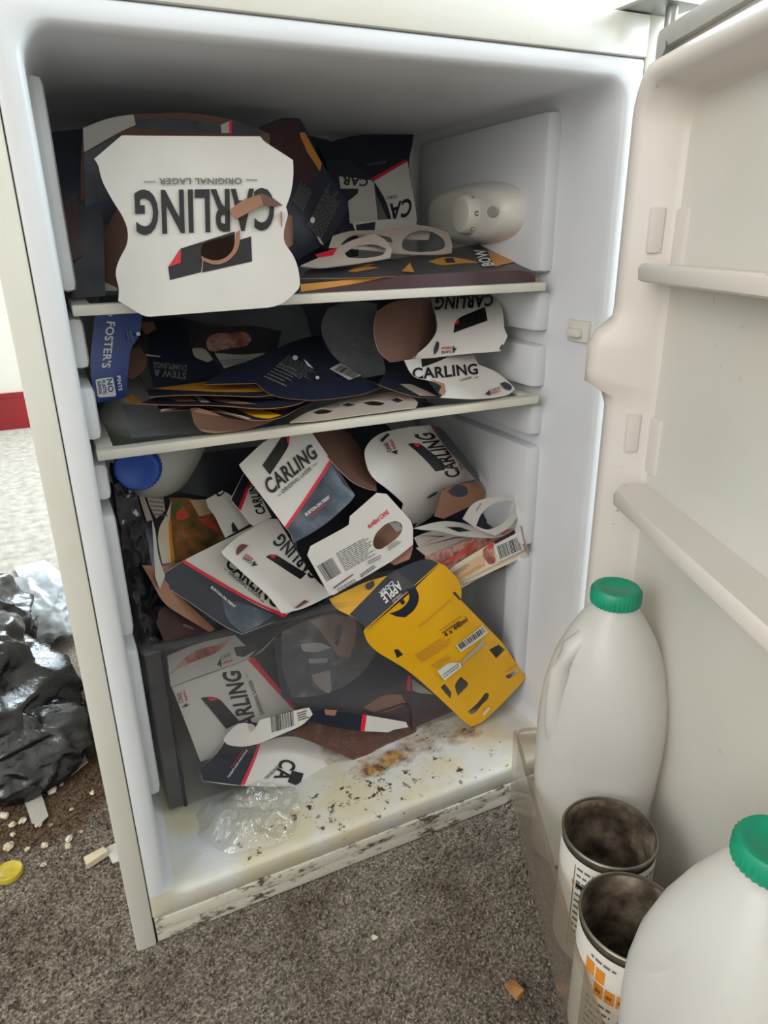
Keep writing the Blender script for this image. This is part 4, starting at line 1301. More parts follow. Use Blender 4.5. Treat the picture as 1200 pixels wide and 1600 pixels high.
b13 = card('lager_carton', 'white lager carton with navy lower half and red line, at the left over the drawer', 'carton', K5,
     [(330, 800, .118), (870, 487, .150), (900, 1000, .100)],
     [(312, 785), (440, 700), (870, 487), (1010, 640), (1080, 880), (960, 985), (830, 1040), (740, 1075), (640, 1030), (500, 930), (440, 890), (320, 812)], 'white',
     [('P', 'dark_print', 'navy', [(314, 785), (440, 704), (560, 780), (700, 866), (860, 950), (960, 984), (830, 1038), (740, 1073), (640, 1028), (500, 928), (440, 888), (322, 810)]),
      ('P', 'slate_print', 'slate', [(640, 900), (760, 920), (900, 975), (820, 1035), (740, 1068), (660, 1000)]),
      ('P', 'red_band', RED, [(436, 698), (452, 700), (700, 848), (860, 934), (970, 975), (950, 988), (690, 864), (440, 712)]),
      ('T', BLK, 'CARLING', (650, 722), (905, 938), (692, 676)), ('T', 'greyink', 'ORIGINAL LAGER', (668, 766), (828, 896), (678, 751)),
      ('P', 'rule', 'greyink', [(650, 738), (664, 750), (662, 753), (648, 742)]), ('P', 'rule', 'greyink', [(832, 898), (848, 910), (846, 914), (830, 902)]),
      ('T', 'whiteink', 'BURTON-ON-TRENT', (578, 839), (700, 941), (586, 829))], bend=((440, 700), (960, 985), .004, .08), group=GC)
card('lager_carton', 'white lager carton lying upside down over the navy-bottomed one, left of the barcode card', 'carton', K5,
     [(640, 655, .112), (900, 500, .135), (1000, 950, .092)],
     [(635, 655), (700, 590), (870, 487), (920, 490), (1010, 640), (1110, 800), (1205, 870), (1180, 882), (1040, 950), (940, 968), (880, 885), (642, 672)], 'white',
     [('P', 'emblem', BLK, [(860, 682), (880, 668), (912, 670), (1066, 766), (1036, 796)]), ('P', 'red_corner', RED, [(872, 671), (914, 670), (900, 690)]),
      ('T', BLK, 'CARLING', (1140, 752), (938, 562), (1096, 802)), ('P', 'finger_slot', 'kraftdark', [(706, 660), (716, 630), (738, 614), (770, 624), (742, 650), (714, 674)]),
      ('T', BLK, '4', (820, 716), (797, 702), (804, 738)), ('T', BLK, 'CANS', (790, 704), (748, 678), (780, 718)), ('T', RED, '440ml', (796, 690), (756, 665), (788, 702)),
      ('P', 'finger_slot', 'kraftdark', [(1000, 942), (1052, 900), (1076, 908), (1020, 940)]), ('P', 'dark_print', 'navy', [(985, 560), (1010, 600), (1020, 650), (1000, 640)])], bend=((640, 660), (1100, 900), .005, .06), group=GC)
card('kraft_flap', 'long brown cardboard flap leaning below the curry carton', 'card offcut', K5,
     [(240, 725, .115), (440, 705, .135), (590, 1055, .112)], [(232, 722), (330, 730), (445, 700), (335, 785), (440, 895), (605, 1050), (575, 1062), (470, 1000), (340, 920), (290, 820)], 'kraft', back='navy', bend=((240, 725), (590, 1055), .004, .03))
card('carton_or_dark_fill', 'dark maroon carton just above the drawer rim at the left', 'carton', K5,
     [(300, 960, .125), (560, 1060, .125), (340, 1110, .115)], [(285, 900), (345, 930), (470, 1003), (575, 1064), (470, 1085), (350, 1112), (300, 1010)], 'maroon', [('L', 'taupe', (440, 1030), (505, 1055), (445, 1020), 2)])
card('plastic_wrap', 'crumpled shiny black film down the left side of the lower compartment', 'wrap', K0P,
     [(180, 735, .120), (235, 740, .140), (240, 990, .116)], [(172, 722), (205, 735), (218, 790), (232, 850), (240, 900), (262, 950), (282, 1000), (240, 1006), (222, 985), (208, 930), (192, 850), (180, 780)], 'blackfilm', back='blackfilm', crumple=.005, cs=38, step=.003)
card('white_offcut', 'thin white strip of card at the left of the lower compartment', 'card offcut', K0P, [(240, 830, .112), (255, 880, .112), (248, 920, .108)], [(238, 812), (243, 830), (247, 870), (258, 900), (250, 920), (243, 905), (240, 860)], 'offwhite')
card('carton_or_dark_fill', 'added dark card at the back left of the lower compartment, darkening the gaps', 'carton', K0P, [(180, 740, .26), (520, 700, .27), (300, 980, .2)], [(165, 735), (350, 700), (520, 690), (560, 900), (420, 1000), (230, 1010)], 'navy', crumple=.003)  # dark backing added behind the pile so the liner doesn't show white
card('carton_or_dark_fill', 'added dark card at the back right of the lower compartment, darkening the gaps', 'carton', K0P, [(520, 690, .30), (720, 670, .30), (600, 850, .26)], [(500, 700), (600, 680), (705, 690), (730, 800), (700, 880), (540, 900)], 'navy', crumple=.003)  # second dark backing, added to keep the right-hand gaps dark

# yellow cider carton hanging out over the drawer
yc = card('cider_carton', 'bright yellow apple cider carton hanging down in front of the drawer', 'carton', K8,
     [(215, 400, .090), (690, 200, .086), (745, 870, .077)],
     [(215, 400), (590, 65), (612, 70), (682, 140), (700, 190), (695, 245), (900, 455), (907, 466), (1010, 620), (1005, 645), (800, 850), (745, 870), (720, 852), (600, 740), (440, 592), (280, 502), (230, 450)], 'yellow',
     [('P', 'emblem', 'navy', [(343, 310), (378, 300), (410, 282), (440, 245), (440, 215), (425, 190), (470, 184), (488, 215), (486, 255), (465, 295), (420, 330), (375, 326)]),
      ('P', 'emblem', 'navy', [(395, 245), (410, 240), (420, 255), (408, 268), (396, 262)]),
      ('T', 'maroon', '4 x 440ml', (618, 428), (728, 345), (606, 408)), ('L', 'maroon', (604, 412), (690, 352), (598, 400), 1), ('L', 'ochre', (590, 400), (720, 310), (584, 388), 1),
      ('P', 'barcode_field', 'whiteink', [(668, 466), (798, 368), (828, 402), (692, 500)]), ('B', (692, 486), (815, 398), (676, 462)),
      ('P', 'grey_label', 'taupe', [(692, 545), (800, 440), (815, 455), (700, 555)]), ('P', 'white_label', 'whiteink', [(575, 592), (632, 548), (690, 550), (695, 572), (612, 638)]), ('L', 'greyink', (610, 625), (690, 565), (600, 605), 2),
      ('L', 'ochre', (500, 550), (660, 440), (460, 510), 6), ('L', 'ochre', (560, 582), (650, 520), (540, 560), 2),
      ('P', 'small_mark', 'cream', [(795, 800), (825, 765), (835, 775), (805, 812)]), ('P', 'fold_line', 'ochre', [(480, 370), (640, 235), (642, 239), (483, 374)]), ('P', 'die_cut', 'ochre', [(910, 592), (958, 555), (960, 559), (913, 596)])],
     holes=[[(365, 490), (385, 487), (411, 515), (380, 532)], [(660, 662), (695, 622), (733, 655), (728, 672), (680, 718)], [(595, 676), (615, 657), (650, 702), (643, 732)], [(835, 490), (880, 465), (914, 490), (870, 533)],
            [(730, 795), (780, 752), (806, 715), (818, 700), (836, 708), (830, 735), (792, 768), (770, 802), (742, 810)], [(914, 620), (945, 605), (972, 585), (985, 598), (930, 636)], [(652, 208), (668, 205), (696, 240), (690, 248)]], back='kraft', bend=((450, 230), (870, 760), .006, .07), crumple=.0015)
card('top_flap', None, None, K8, [(215, 400, .090), (590, 65, .0885), (45, 240, .116)],
     [(45, 240), (120, 205), (228, 152), (340, 125), (500, 45), (545, 40), (592, 64), (217, 398), (222, 370), (140, 316), (80, 292)], 'yellow',
     [('P', 'navy_band', 'navy', [(145, 316), (260, 200), (345, 108), (500, 44), (548, 42), (586, 64), (217, 392), (222, 372)]),
      ('P', 'tape', 'charcoal', [(330, 125), (372, 98), (470, 175), (440, 205), (400, 190)]),
      ('T', 'whiteink', 'APPLE', (386, 150), (298, 226), (412, 186)), ('T', 'whiteink', 'CIDER', (356, 148), (288, 208), (366, 164)), ('T', 'taupe', 'TESCO', (402, 208), (354, 248), (414, 222)),
      ('P', 'logo', 'navy', [(222, 168), (262, 148), (272, 172), (245, 196), (226, 190)])], parent=yc)

# ================================================================ inside and in front of the drawer
card('lager_carton', 'white lager carton seen through the drawer front, lettering running upward', 'carton', KA,
     [(225, 525, .135), (760, 330, .150), (420, 1060, .1125)],
     [(222, 522), (520, 420), (770, 322), (860, 270), (1000, 130), (1110, 120), (1240, 640), (1120, 700), (880, 900), (620, 1000), (430, 1062), (330, 800)], 'white',
     [('P', 'dark_print', 'navy', [(790, 310), (870, 270), (1000, 132), (1108, 124), (1236, 640), (1122, 694), (960, 520)]),
      ('P', 'red_band', RED, [(770, 326), (810, 308), (1128, 690), (1112, 700)]),
      ('P', 'emblem', BLK, [(430, 602), (495, 588), (565, 605), (715, 775), (615, 825), (530, 720)]), ('P', 'red_corner', RED, [(475, 594), (565, 606), (505, 628)]),
      ('T', BLK, 'CARLING', (860, 870), (705, 402), (738, 890)), ('T', 'greyink', 'ORIGINAL LAGER', (885, 715), (795, 470), (860, 725)), ('P', 'rule', 'greyink', [(752, 418), (770, 455), (766, 457), (748, 420)]),
      ('T', 'whiteink', 'BURTON-ON-TRENT', (1105, 552), (1015, 362), (1090, 560)), ('L', 'red', (1125, 520), (1045, 370), (1112, 525), 1),
      ('T', BLK, '4', (338, 632), (344, 655), (290, 650)) , ('T', 'greyink', 'CANS', (268, 640), (258, 565), (300, 632)), ('T', RED, '440ml', (318, 622), (300, 552), (336, 615))], crumple=.002, group=GC)
card('lager_carton', 'folded white carton end along the top of the drawer', 'carton', KA, [(200, 440, .138), (680, 260, .150), (200, 520, .130)],
     [(190, 300), (420, 200), (680, 150), (760, 230), (840, 222), (830, 260), (770, 320), (640, 370), (215, 522)], 'offwhite',
     [('P', 'food_picture', 'meat', [(200, 440), (330, 300), (420, 250), (560, 220), (660, 160), (560, 280), (400, 330), (260, 400)]), ('T', BLK, '4', (552, 385), (585, 375), (548, 330)), ('T', 'greyink', 'CANS', (580, 330), (648, 302), (576, 300)), ('T', RED, '440ml', (595, 362), (662, 338), (590, 344)),
      ('P', 'grey_print', 'charcoal', [(670, 240), (840, 220), (830, 260), (740, 310), (690, 300)])], group=GC)
card('plastic_wrap', 'crumpled cloudy wrap and foil in the middle of the drawer', 'wrap', KB, [(20, 200, .130), (450, 150, .135), (250, 560, .118)],
     [(0, 180), (160, 100), (320, 60), (450, 100), (480, 200), (560, 290), (480, 420), (330, 520), (190, 560), (60, 560), (0, 400)], 'thinfilm', back='thinfilm', crumple=.004, cs=34, step=.003)
card('carton_or_dark_fill', 'navy carton with a red edge deep in the drawer, beside the yellow one', 'carton', KB, [(100, 300, .142), (760, 430, .136), (400, 620, .118)],
     [(-40, 220), (200, 150), (480, 270), (560, 290), (760, 430), (760, 525), (600, 520), (350, 630), (180, 640), (0, 560)], 'navy',
     [('P', 'red_band', RED, [(738, 430), (758, 434), (755, 525), (732, 522)]), ('P', 'slate_print', 'slate', [(160, 300), (300, 260), (330, 400), (280, 540), (180, 500)]), ('P', 'white_scrap', 'white', [(110, 250), (220, 236), (290, 270), (200, 300), (120, 290)]), ('P', 'white_scrap', 'offwhite', [(155, 335), (270, 330), (265, 358), (160, 362)]), ('P', 'white_scrap', 'taupe', [(170, 430), (280, 400), (290, 520), (270, 540), (200, 490)])], group=GC, crumple=.005)
card('brown_carton_inside', 'pinkish brown carton inside leaning at the top of the drawer', 'carton', KB, [(170, 110, .145), (440, 90, .145), (400, 330, .130)],
     [(165, 110), (300, 75), (430, 90), (440, 200), (400, 330), (330, 320), (250, 200)], 'kraft', [('P', 'finger_slot', 'charcoal', [(315, 140), (350, 130), (355, 180), (330, 260), (312, 250)])], group=GC)
card('carton_or_dark_fill', 'white, brown and grey carton low in the drawer under the yellow one', 'carton', KB, [(480, 620, .135), (1000, 640, .12), (760, 440, .15)],
     [(340, 640), (480, 570), (700, 530), (760, 440), (900, 545), (1020, 640), (1030, 700), (800, 750), (520, 700)], 'maroon',
     [('P', 'white_print', 'offwhite', [(762, 452), (890, 545), (800, 535), (765, 520)]), ('P', 'brown_print', 'kraft', [(475, 620), (600, 545), (700, 545), (730, 600), (640, 640), (560, 660)]), ('P', 'grey_print', 'charcoal', [(770, 540), (900, 555), (980, 610), (800, 640)])], group=GC)
card('lager_carton', 'torn white strip with a barcode sticking out in front of the drawer', 'carton', KA, [(600, 930, .100), (1200, 740, .100), (700, 780, .106)],
     [(595, 900), (620, 860), (700, 785), (770, 780), (830, 810), (860, 760), (1120, 690), (1215, 672), (1240, 720), (1170, 800), (1050, 850), (860, 930), (740, 958), (640, 945), (610, 930)], 'white',
     [('B', (945, 852), (1112, 800), (935, 735)), ('L', BLK, (1135, 770), (1215, 745), (1125, 705), 4), ('P', 'grey_print', 'taupe', [(770, 790), (800, 785), (830, 815), (790, 850)])], group=GC, crumple=.004)
card('lager_carton', 'white and navy carton with cut off lettering on the fridge floor before the drawer', 'carton', K7,
     [(285, 650, .098), (950, 680, .090), (440, 715, .086)],
     [(278, 655), (340, 600), (375, 545), (440, 568), (515, 552), (640, 515), (790, 580), (890, 620), (905, 650), (960, 680), (880, 700), (670, 725), (440, 720), (360, 712), (290, 700)], 'white',
     [('P', 'dark_print', 'navy', [(278, 655), (342, 600), (378, 548), (440, 570), (512, 556), (440, 718), (360, 708), (292, 700)]), ('P', 'red_band', RED, [(505, 558), (518, 553), (500, 610), (455, 716), (438, 718), (485, 620)]),
      ('T', BLK, 'CA', (598, 612), (570, 690), (660, 628)),
      ('P', 'emblem', BLK, [(640, 660), (685, 672), (668, 722), (622, 705)]), ('T', 'greyink', 'ORIGINAL', (582, 640), (530, 690), (592, 648)), ('T', 'whiteink', 'BURTON-ON-TRENT', (466, 582), (392, 690), (460, 578)), ('L', 'red', (450, 580), (400, 655), (444, 578), 1),
      ('P', 'finger_slot', 'taupe', [(770, 625), (778, 610), (800, 620), (822, 655), (800, 650)])], group=GC, crumple=.002)
card('lager_carton', 'white-tipped navy strip with a red band across the drawer front', 'carton', KB, [(200, 650, .100), (740, 720, .100), (480, 760, .096)],
     [(170, 640), (250, 625), (330, 640), (480, 662), (728, 705), (745, 735), (650, 755), (630, 768), (470, 760), (350, 740), (220, 715), (160, 700)], 'navy',
     [('P', 'white_print', 'white', [(492, 664), (728, 705), (742, 735), (650, 752), (628, 766), (482, 760)]), ('P', 'red_band', RED, [(472, 660), (498, 664), (484, 762), (460, 758)]), ('P', 'tan_patch', 'kraft', [(248, 630), (325, 635), (310, 668), (255, 662)])], group=GC)
card('plastic_wrap', 'greasy brown translucent wrap at the foot of the drawer', 'wrap', KB, [(60, 780, .104), (780, 760, .104), (500, 960, .090)],
     [(45, 770), (180, 705), (300, 735), (480, 765), (650, 770), (780, 690), (795, 770), (770, 840), (640, 940), (520, 975), (420, 930), (200, 830)], 'brownfilm', back='brownfilm', crumple=.003, cs=30)
card('kraft_flap', 'brown card under the greasy wrap at the foot of the drawer', 'card offcut', KB, [(60, 780, .106), (780, 760, .1065), (500, 960, .096)],
     [(60, 770), (180, 712), (300, 740), (480, 768), (760, 780), (700, 860), (560, 940), (420, 920), (200, 830)], 'kraftdark', [('P', 'food_picture', 'meat', [(330, 800), (560, 780), (740, 790), (680, 860), (540, 930), (420, 890)])])

# ------------------------------------------------------------------ dial numerals
for ch, ang in (('6', 55), ('0', 0), ('1', -50)):
    gv, gf = glyphs(ch)
    V = []
    for x, y in gv:
        a = radians(ang) + (y - .5) * 0.006 / 0.0199 * -1 * 0
        t_ = radians(ang) + (x - .5) * 0.0055 / 0.0199
        V.append(Vector((0.4655 - y * 0.006, 0.176 - 0.0202 * cos(t_), 0.669 + 0.0202 * sin(t_))))
    mesh('numeral', V, gf, 'greyink', dial)

# ------------------------------------------------------------------ milk bottles
def sq_loop(R, z, hw, p, n=40, dent=0.0):
    res = []
    for k in range(n):
        a = 2 * pi * k / n
        c, s_ = cos(a), sin(a)
        x = hw * math.copysign(abs(c) ** (2 / p), c)
        y = hw * math.copysign(abs(s_) ** (2 / p), s_)
        if dent:
            w = max(0, cos(a - pi * .75)) ** 8
            x, y = x * (1 - dent * w), y * (1 - dent * w)
        res.append(R @ Vector((x, y, z)))
    return res


def milk_bottle(base, axis, spin, label, capmat, k=1.0, hgt=1.0, cap_label=None):
    q = Vector((0, 0, 1)).rotation_difference(Vector(axis).normalized()).to_matrix().to_4x4()
    R = Matrix.Translation(base) @ q @ Matrix.Rotation(spin, 4, 'Z')
    root = tag(empty('milk_bottle', base), label, 'bottle', 'plastic milk bottles')
    prof = [(0.0, .040, 3, 0), (0.003, .046, 3.4, 0), (0.012, .0515, 3.6, 0), (0.06, .0535, 3.4, 0), (0.075, .0525, 3.4, .0), (0.09, .0545, 3.2, .02), (0.13, .0565, 3.0, .10), (0.155, .0565, 2.9, .16), (0.18, .054, 2.7, .16), (0.205, .0475, 2.5, .10), (0.228, .038, 2.3, .03), (0.246, .028, 2.1, 0), (0.256, .0215, 2, 0), (0.260, .0185, 2, 0), (0.272, .0180, 2, 0)]
    loops = [sq_loop(R, z * hgt, hw * k, p, 48, d) for z, hw, p, d in prof]
    b = MB(); b.loft(loops, True, False)
    autosmooth(fixn(b.build('body', 'milky', root)), 60)
    b = MB()
    hx = -0.0305 * k
    b.tube([R @ Vector((hx * f, -hx * f, z * hgt)) for f, z in ((.55, .238), (.92, .227), (1.12, .205), (1.17, .18), (1.17, .155), (1.10, .135), (.8, .115))], [.007 * k, .0085 * k, .009 * k, .009 * k, .009 * k, .0085 * k, .007 * k], 12)
    autosmooth(fixn(b.build('handle', 'milky', root)), 60)
    lo = []
    for z, r, rib in ((.2625, .0196, 1), (.2645, .0204, 1), (.2735, .0202, 1), (.2765, .0190, 0), (.2770, .0150, 0), (.2762, .0140, 0)):
        lo.append([R @ Vector(((r + (.0011 * (j % 2) if rib else 0)) * k * cos(2 * pi * j / 72), (r + (.0011 * (j % 2) if rib else 0)) * k * sin(2 * pi * j / 72), z * hgt)) for j in range(72)])
    b = MB(); b.loft(lo)
    autosmooth(fixn(b.build('cap', capmat, root)), 50)
    return root


milk_bottle(DP(0.131, 0.043, 0.0815), (0, 0, 1), radians(38), 'empty translucent milk bottle with green cap, tall in the door rack beside the fridge opening', 'green', 1.0, 1.03)
milk_bottle(DP(0.390, 0.056, 0.0815), (0.0, 0.0, 1), radians(-95), 'empty translucent milk bottle with green cap at the bottom right corner', 'green', 0.98, 0.985)
capc = aty((214, 734), .104)
axd = Vector((-0.22, -0.97, 0.03)).normalized()
milk_bottle(capc - axd * 0.277, axd, radians(45), 'milk bottle with blue cap lying on its side below the lower shelf', 'blue', 1.0, 1.0)

# ------------------------------------------------------------------ opened tins in the door rack
def tin(a, bb, label, r=0.0365, h=0.112, spin=0.0, kind=0):
    c = DP(a, bb, 0.0815)
    root = tag(empty('food_tin', c), label, 'tin', 'opened food tins in the door rack')
    n = 56
    def ring(rr, z):
        return [c + Vector((rr * cos(2 * pi * k / n), rr * sin(2 * pi * k / n), z)) for k in range(n)]
    b = MB(); b.loft([ring(r - .002, 0), ring(r, .002), ring(r, .005), ring(r - .001, .006), ring(r - .001, h - .006), ring(r, h - .004), ring(r + .0006, h - .001), ring(r, h), ring(r - .0012, h), ring(r - .0018, h - .002)], True, False)
    autosmooth(b.build('can_wall', 'tin', root), 60)
    b = MB()
    prof = [(r - .0018, h - .002)]
    z = h - .006
    while z > .03:
        prof.append((r - .0020 - (.0006 if len(prof) % 2 else 0), z)); z -= .004
    prof += [(r - .003, .025), (r - .006, .021), (r - .016, .020)]
    b.loft([ring(rr, z) for rr, z in prof], False, True)
    autosmooth(b.build('dirty_inside', 'tinin', root), 70)
    b = MB(); b.loft([ring(r - .0004, .0075), ring(r - .0002, .008), ring(r - .0002, h - .009), ring(r - .0004, h - .0085)], False, False)
    lab = autosmooth(b.build('paper_label', 'paper', root), 60)
    # print on the label: angle runs around the tin, height in metres
    acc = {}
    def patch(nm, col, a0, a1, z0, z1):
        V, F = acc.setdefault((nm, col), ([], []))
        m = max(2, int((a1 - a0) / 5))
        kk = len(V)
        for i in range(m + 1):
            t_ = radians(spin + a0 + (a1 - a0) * i / m)
            for zz in (z0, z1):
                V.append(c + Vector(((r + .0001) * cos(t_), (r + .0001) * sin(t_), zz)))
        for i in range(m):
            F.append((kk + 2 * i, kk + 2 * i + 2, kk + 2 * i + 3, kk + 2 * i + 1))
    rnd = random.Random(kind)
    for col0 in (-52, -14, 30):
        for i in range(13):
            z = h - .017 - i * .0065
            if kind == 1 and col0 != 30 and 0 < i < 6:
                continue
            x = col0
            while x < col0 + 30:
                w = rnd.uniform(3, 9)
                patch('small_print', 'greyink', x, min(x + w, col0 + 30), z, z + .0022)
                x += w + 2
    if kind == 0:
        patch('title_bar', 'black', -52, -16, h - .035, h - .0305); patch('rule', 'ochre', -58, -54, h - .035, h - .030)
        patch('rule', 'greyink', -56, -54.8, .02, h - .014)
    else:
        for i in range(4):
            patch('nutrition_panel', 'orange', -44 + i * 13, -33 + i * 13, h - .048, h - .036)
            patch('nutrition_text', 'kraftdark', -42 + i * 13, -36 + i * 13, h - .044, h - .041)
        patch('nutrition_panel', 'orange', -58, -46, h - .033, h - .021); patch('nutrition_panel', 'orange', -44, -33, h - .034, h - .022)
    for (nm, col), (V, F) in acc.items():
        mesh(nm, V, F, col, lab)
    return root


vd = math.degrees(math.atan2(-0.5, -0.55))
tin(0.2325, 0.0700, 'opened empty tin with a text covered label, next to the taller green-capped bottle',   .0368, 0.1205, vd + 20, 0)
tin(0.3070, 0.0810, 'opened empty tin with an orange nutrition panel, between the other tin and the corner bottle', .0362, 0.1205, vd + 12, 1)

# green scrap lying in the bottom of the rack
sc = card('plastic_scrap', 'green plastic scrap at the bottom of the door rack', 'scrap', K0P, [(845, 1270, -.11), (870, 1275, -.12), (860, 1330, -.125)], [(846, 1268), (868, 1272), (884, 1296), (886, 1330), (866, 1338), (852, 1300)], 'green', back='green', crumple=.006, cs=60, step=.004)

# ------------------------------------------------------------------ clear crumpled film on the fridge floor
def blob_sheet(name, label, cat, centre, rx, ry, hgt, mat, n=46, seed=1, rough=.5, outline=None):
    V, F = [], []
    for j in range(n + 1):
        for i in range(n + 1):
            u, v = 2 * i / n - 1, 2 * j / n - 1
            du, dv = u * sqrt(1 - v * v / 2), v * sqrt(1 - u * u / 2)
            rr = sqrt(du * du + dv * dv)
            a = math.atan2(dv, du)
            sc_ = 1 + .22 * noise.noise(Vector((cos(a) * 1.6, sin(a) * 1.6, seed)))
            x, y = rx * du * sc_, ry * dv * sc_
            p = Vector((x * 26, y * 26, seed * 2.1))
            rid = abs(noise.noise(p)) + .5 * abs(noise.noise(p * 2.1)) + .25 * abs(noise.noise(p * 4.3))
            z = hgt * (1 - rr ** 2.2) * (.45 + .55 * noise.noise(Vector((x * 9, y * 9, seed + 5))) + .2) + hgt * rough * (rid - .25) * (1 - rr ** 4)
            V.append(Vector(centre) + Vector((x, y, max(0.0006, z + .002))))
    for j in range(n):
        for i in range(n):
            a = j * (n + 1) + i
            F.append((a, a + 1, a + n + 2, a + n + 1))
    o = mesh(name, V, F, mat, None, True)
    return tag(o, label, cat)


fc = atz((392, 1272), 0.062)
blob_sheet('plastic_wrap', 'crumpled clear film lying on the stained fridge floor', 'wrap', (fc.x, fc.y + .002, 0.0586), .058, .047, .018, 'film', 70, 3, 1.3)

# ------------------------------------------------------------------ black bin bag and rubbish on the floor to the left
def crumpled(name, centre, rad, mat, seed, parent=None, nu=170, nv=100, amp=.13, frq=1.7):
    V, F = [], []
    for j in range(nv + 1):
        th_ = pi * j / nv
        for i in range(nu):
            ph = 2 * pi * i / nu
            d = Vector((sin(th_) * cos(ph), sin(th_) * sin(ph), cos(th_)))
            p = d * frq + Vector((seed * 7.3, seed * 1.7, 0))
            rid = 0
            a_ = 1.0
            q = p.copy()
            w = Vector((noise.noise(p * .9), noise.noise(p * .9 + Vector((5, 2, 1))), noise.noise(p * .9 + Vector((1, 7, 3))))) * .6
            for o_ in range(3):
                dd = noise.voronoi(q + w)[0]
                rid += a_ * (1.2 - 1.6 * min(1, dd[1] - dd[0]))
                a_ *= .42; q = q * 2.1
            low = noise.noise(d * 1.2 + Vector((seed, 0, 3)))
            r = 1 + amp * (rid - 1.0) + .25 * low
            v = Vector((d.x * rad[0] * r, d.y * rad[1] * r, d.z * rad[2] * r)) + Vector(centre)
            if v.z < .003: v.z = .003 + .002 * (rid - 1)
            V.append(v)
    for j in range(nv):
        for i in range(nu):
            a, b_ = j * nu + i, j * nu + (i + 1) % nu
            F.append((a, b_, b_ + nu, a + nu))
    o = mesh(name, V, F, mat, parent, True)
    return o


bag = tag(empty('bin_bag', (-0.2, .42, 0)), 'crumpled shiny black bin bag on the floor left of the fridge', 'bin bag')
crumpled('bag_body', (-.205, .43, .075), (.165, .15, .105), 'shiny', 2, bag)
crumpled('bag_fold', (-.105, .335, .04), (.085, .07, .05), 'shiny', 5, bag, 120, 66, .15, 1.6)
crumpled('bag_neck', (-.17, .56, .10), (.10, .08, .075), 'shiny', 9, bag, 120, 66, .16, 1.7)
tag(crumpled('plastic_bag', (-.085, .70, .05), (.075, .085, .055), 'silver', 4, None, 120, 66, .15, 1.8), 'crumpled pale silvery plastic bag behind the black bin bag', 'plastic bag')


def slab(name, label, cat, corners, z, th_, mat, group=None, seed=0):
    rnd = random.Random(seed)
    pts = [atz(p, z) for p in corners]
    V = [p + Vector((0, 0, rnd.uniform(-.001, .003))) for p in pts] + [p + Vector((0, 0, th_)) + Vector((0, 0, rnd.uniform(-.0005, .003))) for p in pts]
    n = len(pts)
    F = [tuple(range(n - 1, -1, -1)), tuple(range(n, 2 * n))] + [(i, (i + 1) % n, (i + 1) % n + n, i + n) for i in range(n)]
    o = fixn(mesh(name, V, F, mat))
    return tag(o, label, cat, group)


slab('paper_scrap', 'white paper scrap sticking out from under the front of the bin bag', 'paper', [(36, 1248), (64, 1238), (76, 1276), (62, 1290), (50, 1288)], .004, .0008, 'offwhite')
slab('paper_scrap', 'grey white paper under the right edge of the bin bag', 'paper', [(95, 1205), (132, 1180), (138, 1192), (112, 1212)], .004, .0008, 'offwhite')
slab('paper_scrap', 'large white sheet of paper behind the bags by the fridge side', 'paper', [(22, 888), (70, 876), (108, 905), (110, 960), (85, 985), (60, 960)], .004, .001, 'white')
slab('paper_scrap', 'torn white paper touching the fridge foot at the left', 'paper', [(165, 1328), (182, 1318), (192, 1345), (176, 1350)], .004, .001, 'white')
slab('card_stick', 'cream cardboard stub lying by the fridge foot', 'card offcut', [(132, 1347), (163, 1330), (170, 1338), (137, 1358)], .004, .006, 'cream')
slab('paper_scrap', 'pale card corner below the large white sheet', 'paper', [(84, 984), (110, 970), (112, 980), (90, 996)], .004, .001, 'offwhite')

# yellow foil lid
lc = atz((14, 1364), .004)
lo = []
for z, r in ((0, .0142), (.003, .0147), (.006, .0138), (.0065, .012), (.005, .0105), (.0048, .0034)):
    lo.append([lc + Vector((r * cos(2 * pi * k / 32), r * sin(2 * pi * k / 32), z - .002)) for k in range(32)])
b = MB(); b.loft(lo)
tag(autosmooth(fixn(b.build('foil_disc', 'lidyellow')), 50), 'round yellow lid on the carpet at the left edge', 'lid')


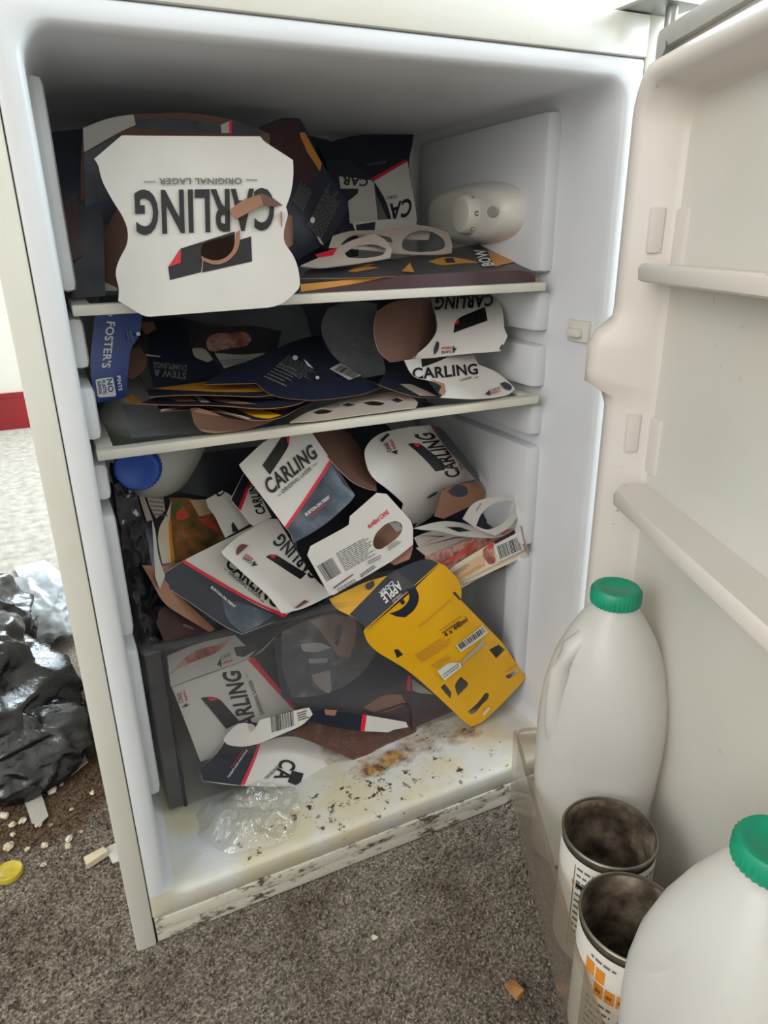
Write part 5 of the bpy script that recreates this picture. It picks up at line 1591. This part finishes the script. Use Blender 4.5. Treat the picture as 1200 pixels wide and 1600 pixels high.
def chunk(name, px, r, mat, seed, flat=.55):
    c = atz(px, .002)
    bm = bmesh.new()
    bmesh.ops.create_icosphere(bm, subdivisions=2, radius=1)
    for v in bm.verts:
        d = v.co.copy()
        k = 1 + .55 * noise.noise(d * 1.4 + Vector((seed * 3.1, 0, seed)))
        v.co = Vector((d.x * r * k, d.y * r * k * .8, d.z * r * k * flat))
    rot = Matrix.Rotation(seed * 1.3, 3, 'Z')
    V = [rot @ v.co + c + Vector((0, 0, r * flat * .6)) for v in bm.verts]
    bm.verts.index_update()
    F = [tuple(v.index for v in f.verts) for f in bm.faces]
    bm.free()
    return mesh(name, V, F, mat)


for i, (x, y, r) in enumerate([(82, 1236, 9), (60, 1290, 6), (108, 1312, 7), (107, 1324, 7), (112, 1265, 3.5), (144, 1240, 5), (42, 1328, 5), (14, 1325, 9), (70, 1322, 6), (20, 1290, 7), (96, 1226, 5), (68, 1352, 5), (36, 1284, 8), (6, 1276, 8), (80, 1290, 4), (20, 1305, 5), (127, 1300, 3)]):
    d = (atz((x, y), 0) - CAM).length
    tag(chunk('food_crumb', (x, y), r * d / FPX * .8, 'crumb', i + 1), 'pale food crumb on the brown grimy carpet near the bin bag', 'crumb', 'crumbs by the bin bag')
tag(chunk('food_crumb', (585, 1466), .0035, 'crumb', 31), 'single pale crumb on bare carpet in front of the fridge', 'crumb')
wv = slab('wood_chip', 'small orange-brown splinter on the carpet beside the door rack', 'wood chip', [(788, 1545), (803, 1538), (818, 1556), (808, 1565)], .003, .006, 'wood')

# ------------------------------------------------------------------ carpet pile in front (short tufts)
rnd = random.Random(11)
V, F = [], []
for i in range(210000):
    x, y = rnd.uniform(-.75, .80), rnd.uniform(-.95, .60)
    # thins out away from the fridge front
    d = max(0.0, max(abs(x - .15) - .32, (-.30 - y)) / .35, (y - .42) / .15)
    if rnd.random() > 1.0 - d: continue
    if y > 0.0 and -.001 < x < .551: continue
    a = rnd.uniform(0, 2 * pi)
    h_ = rnd.uniform(.0015, .0042); w = rnd.uniform(.0008, .0016)
    dx, dy = cos(a) * w, sin(a) * w
    tx, ty = rnd.uniform(-.002, .002), rnd.uniform(-.002, .002)
    k = len(V)
    V += [(x - dx, y - dy, 0), (x + dx, y + dy, 0), (x + dx * .6 + tx, y + dy * .6 + ty, h_), (x - dx * .6 + tx, y - dy * .6 + ty, h_)]
    F.append((k, k + 1, k + 2, k + 3))
tag(mesh('carpet_pile', V, F, 'carpet'), 'short grey brown carpet pile around the fridge foot', 'carpet', kind='stuff')
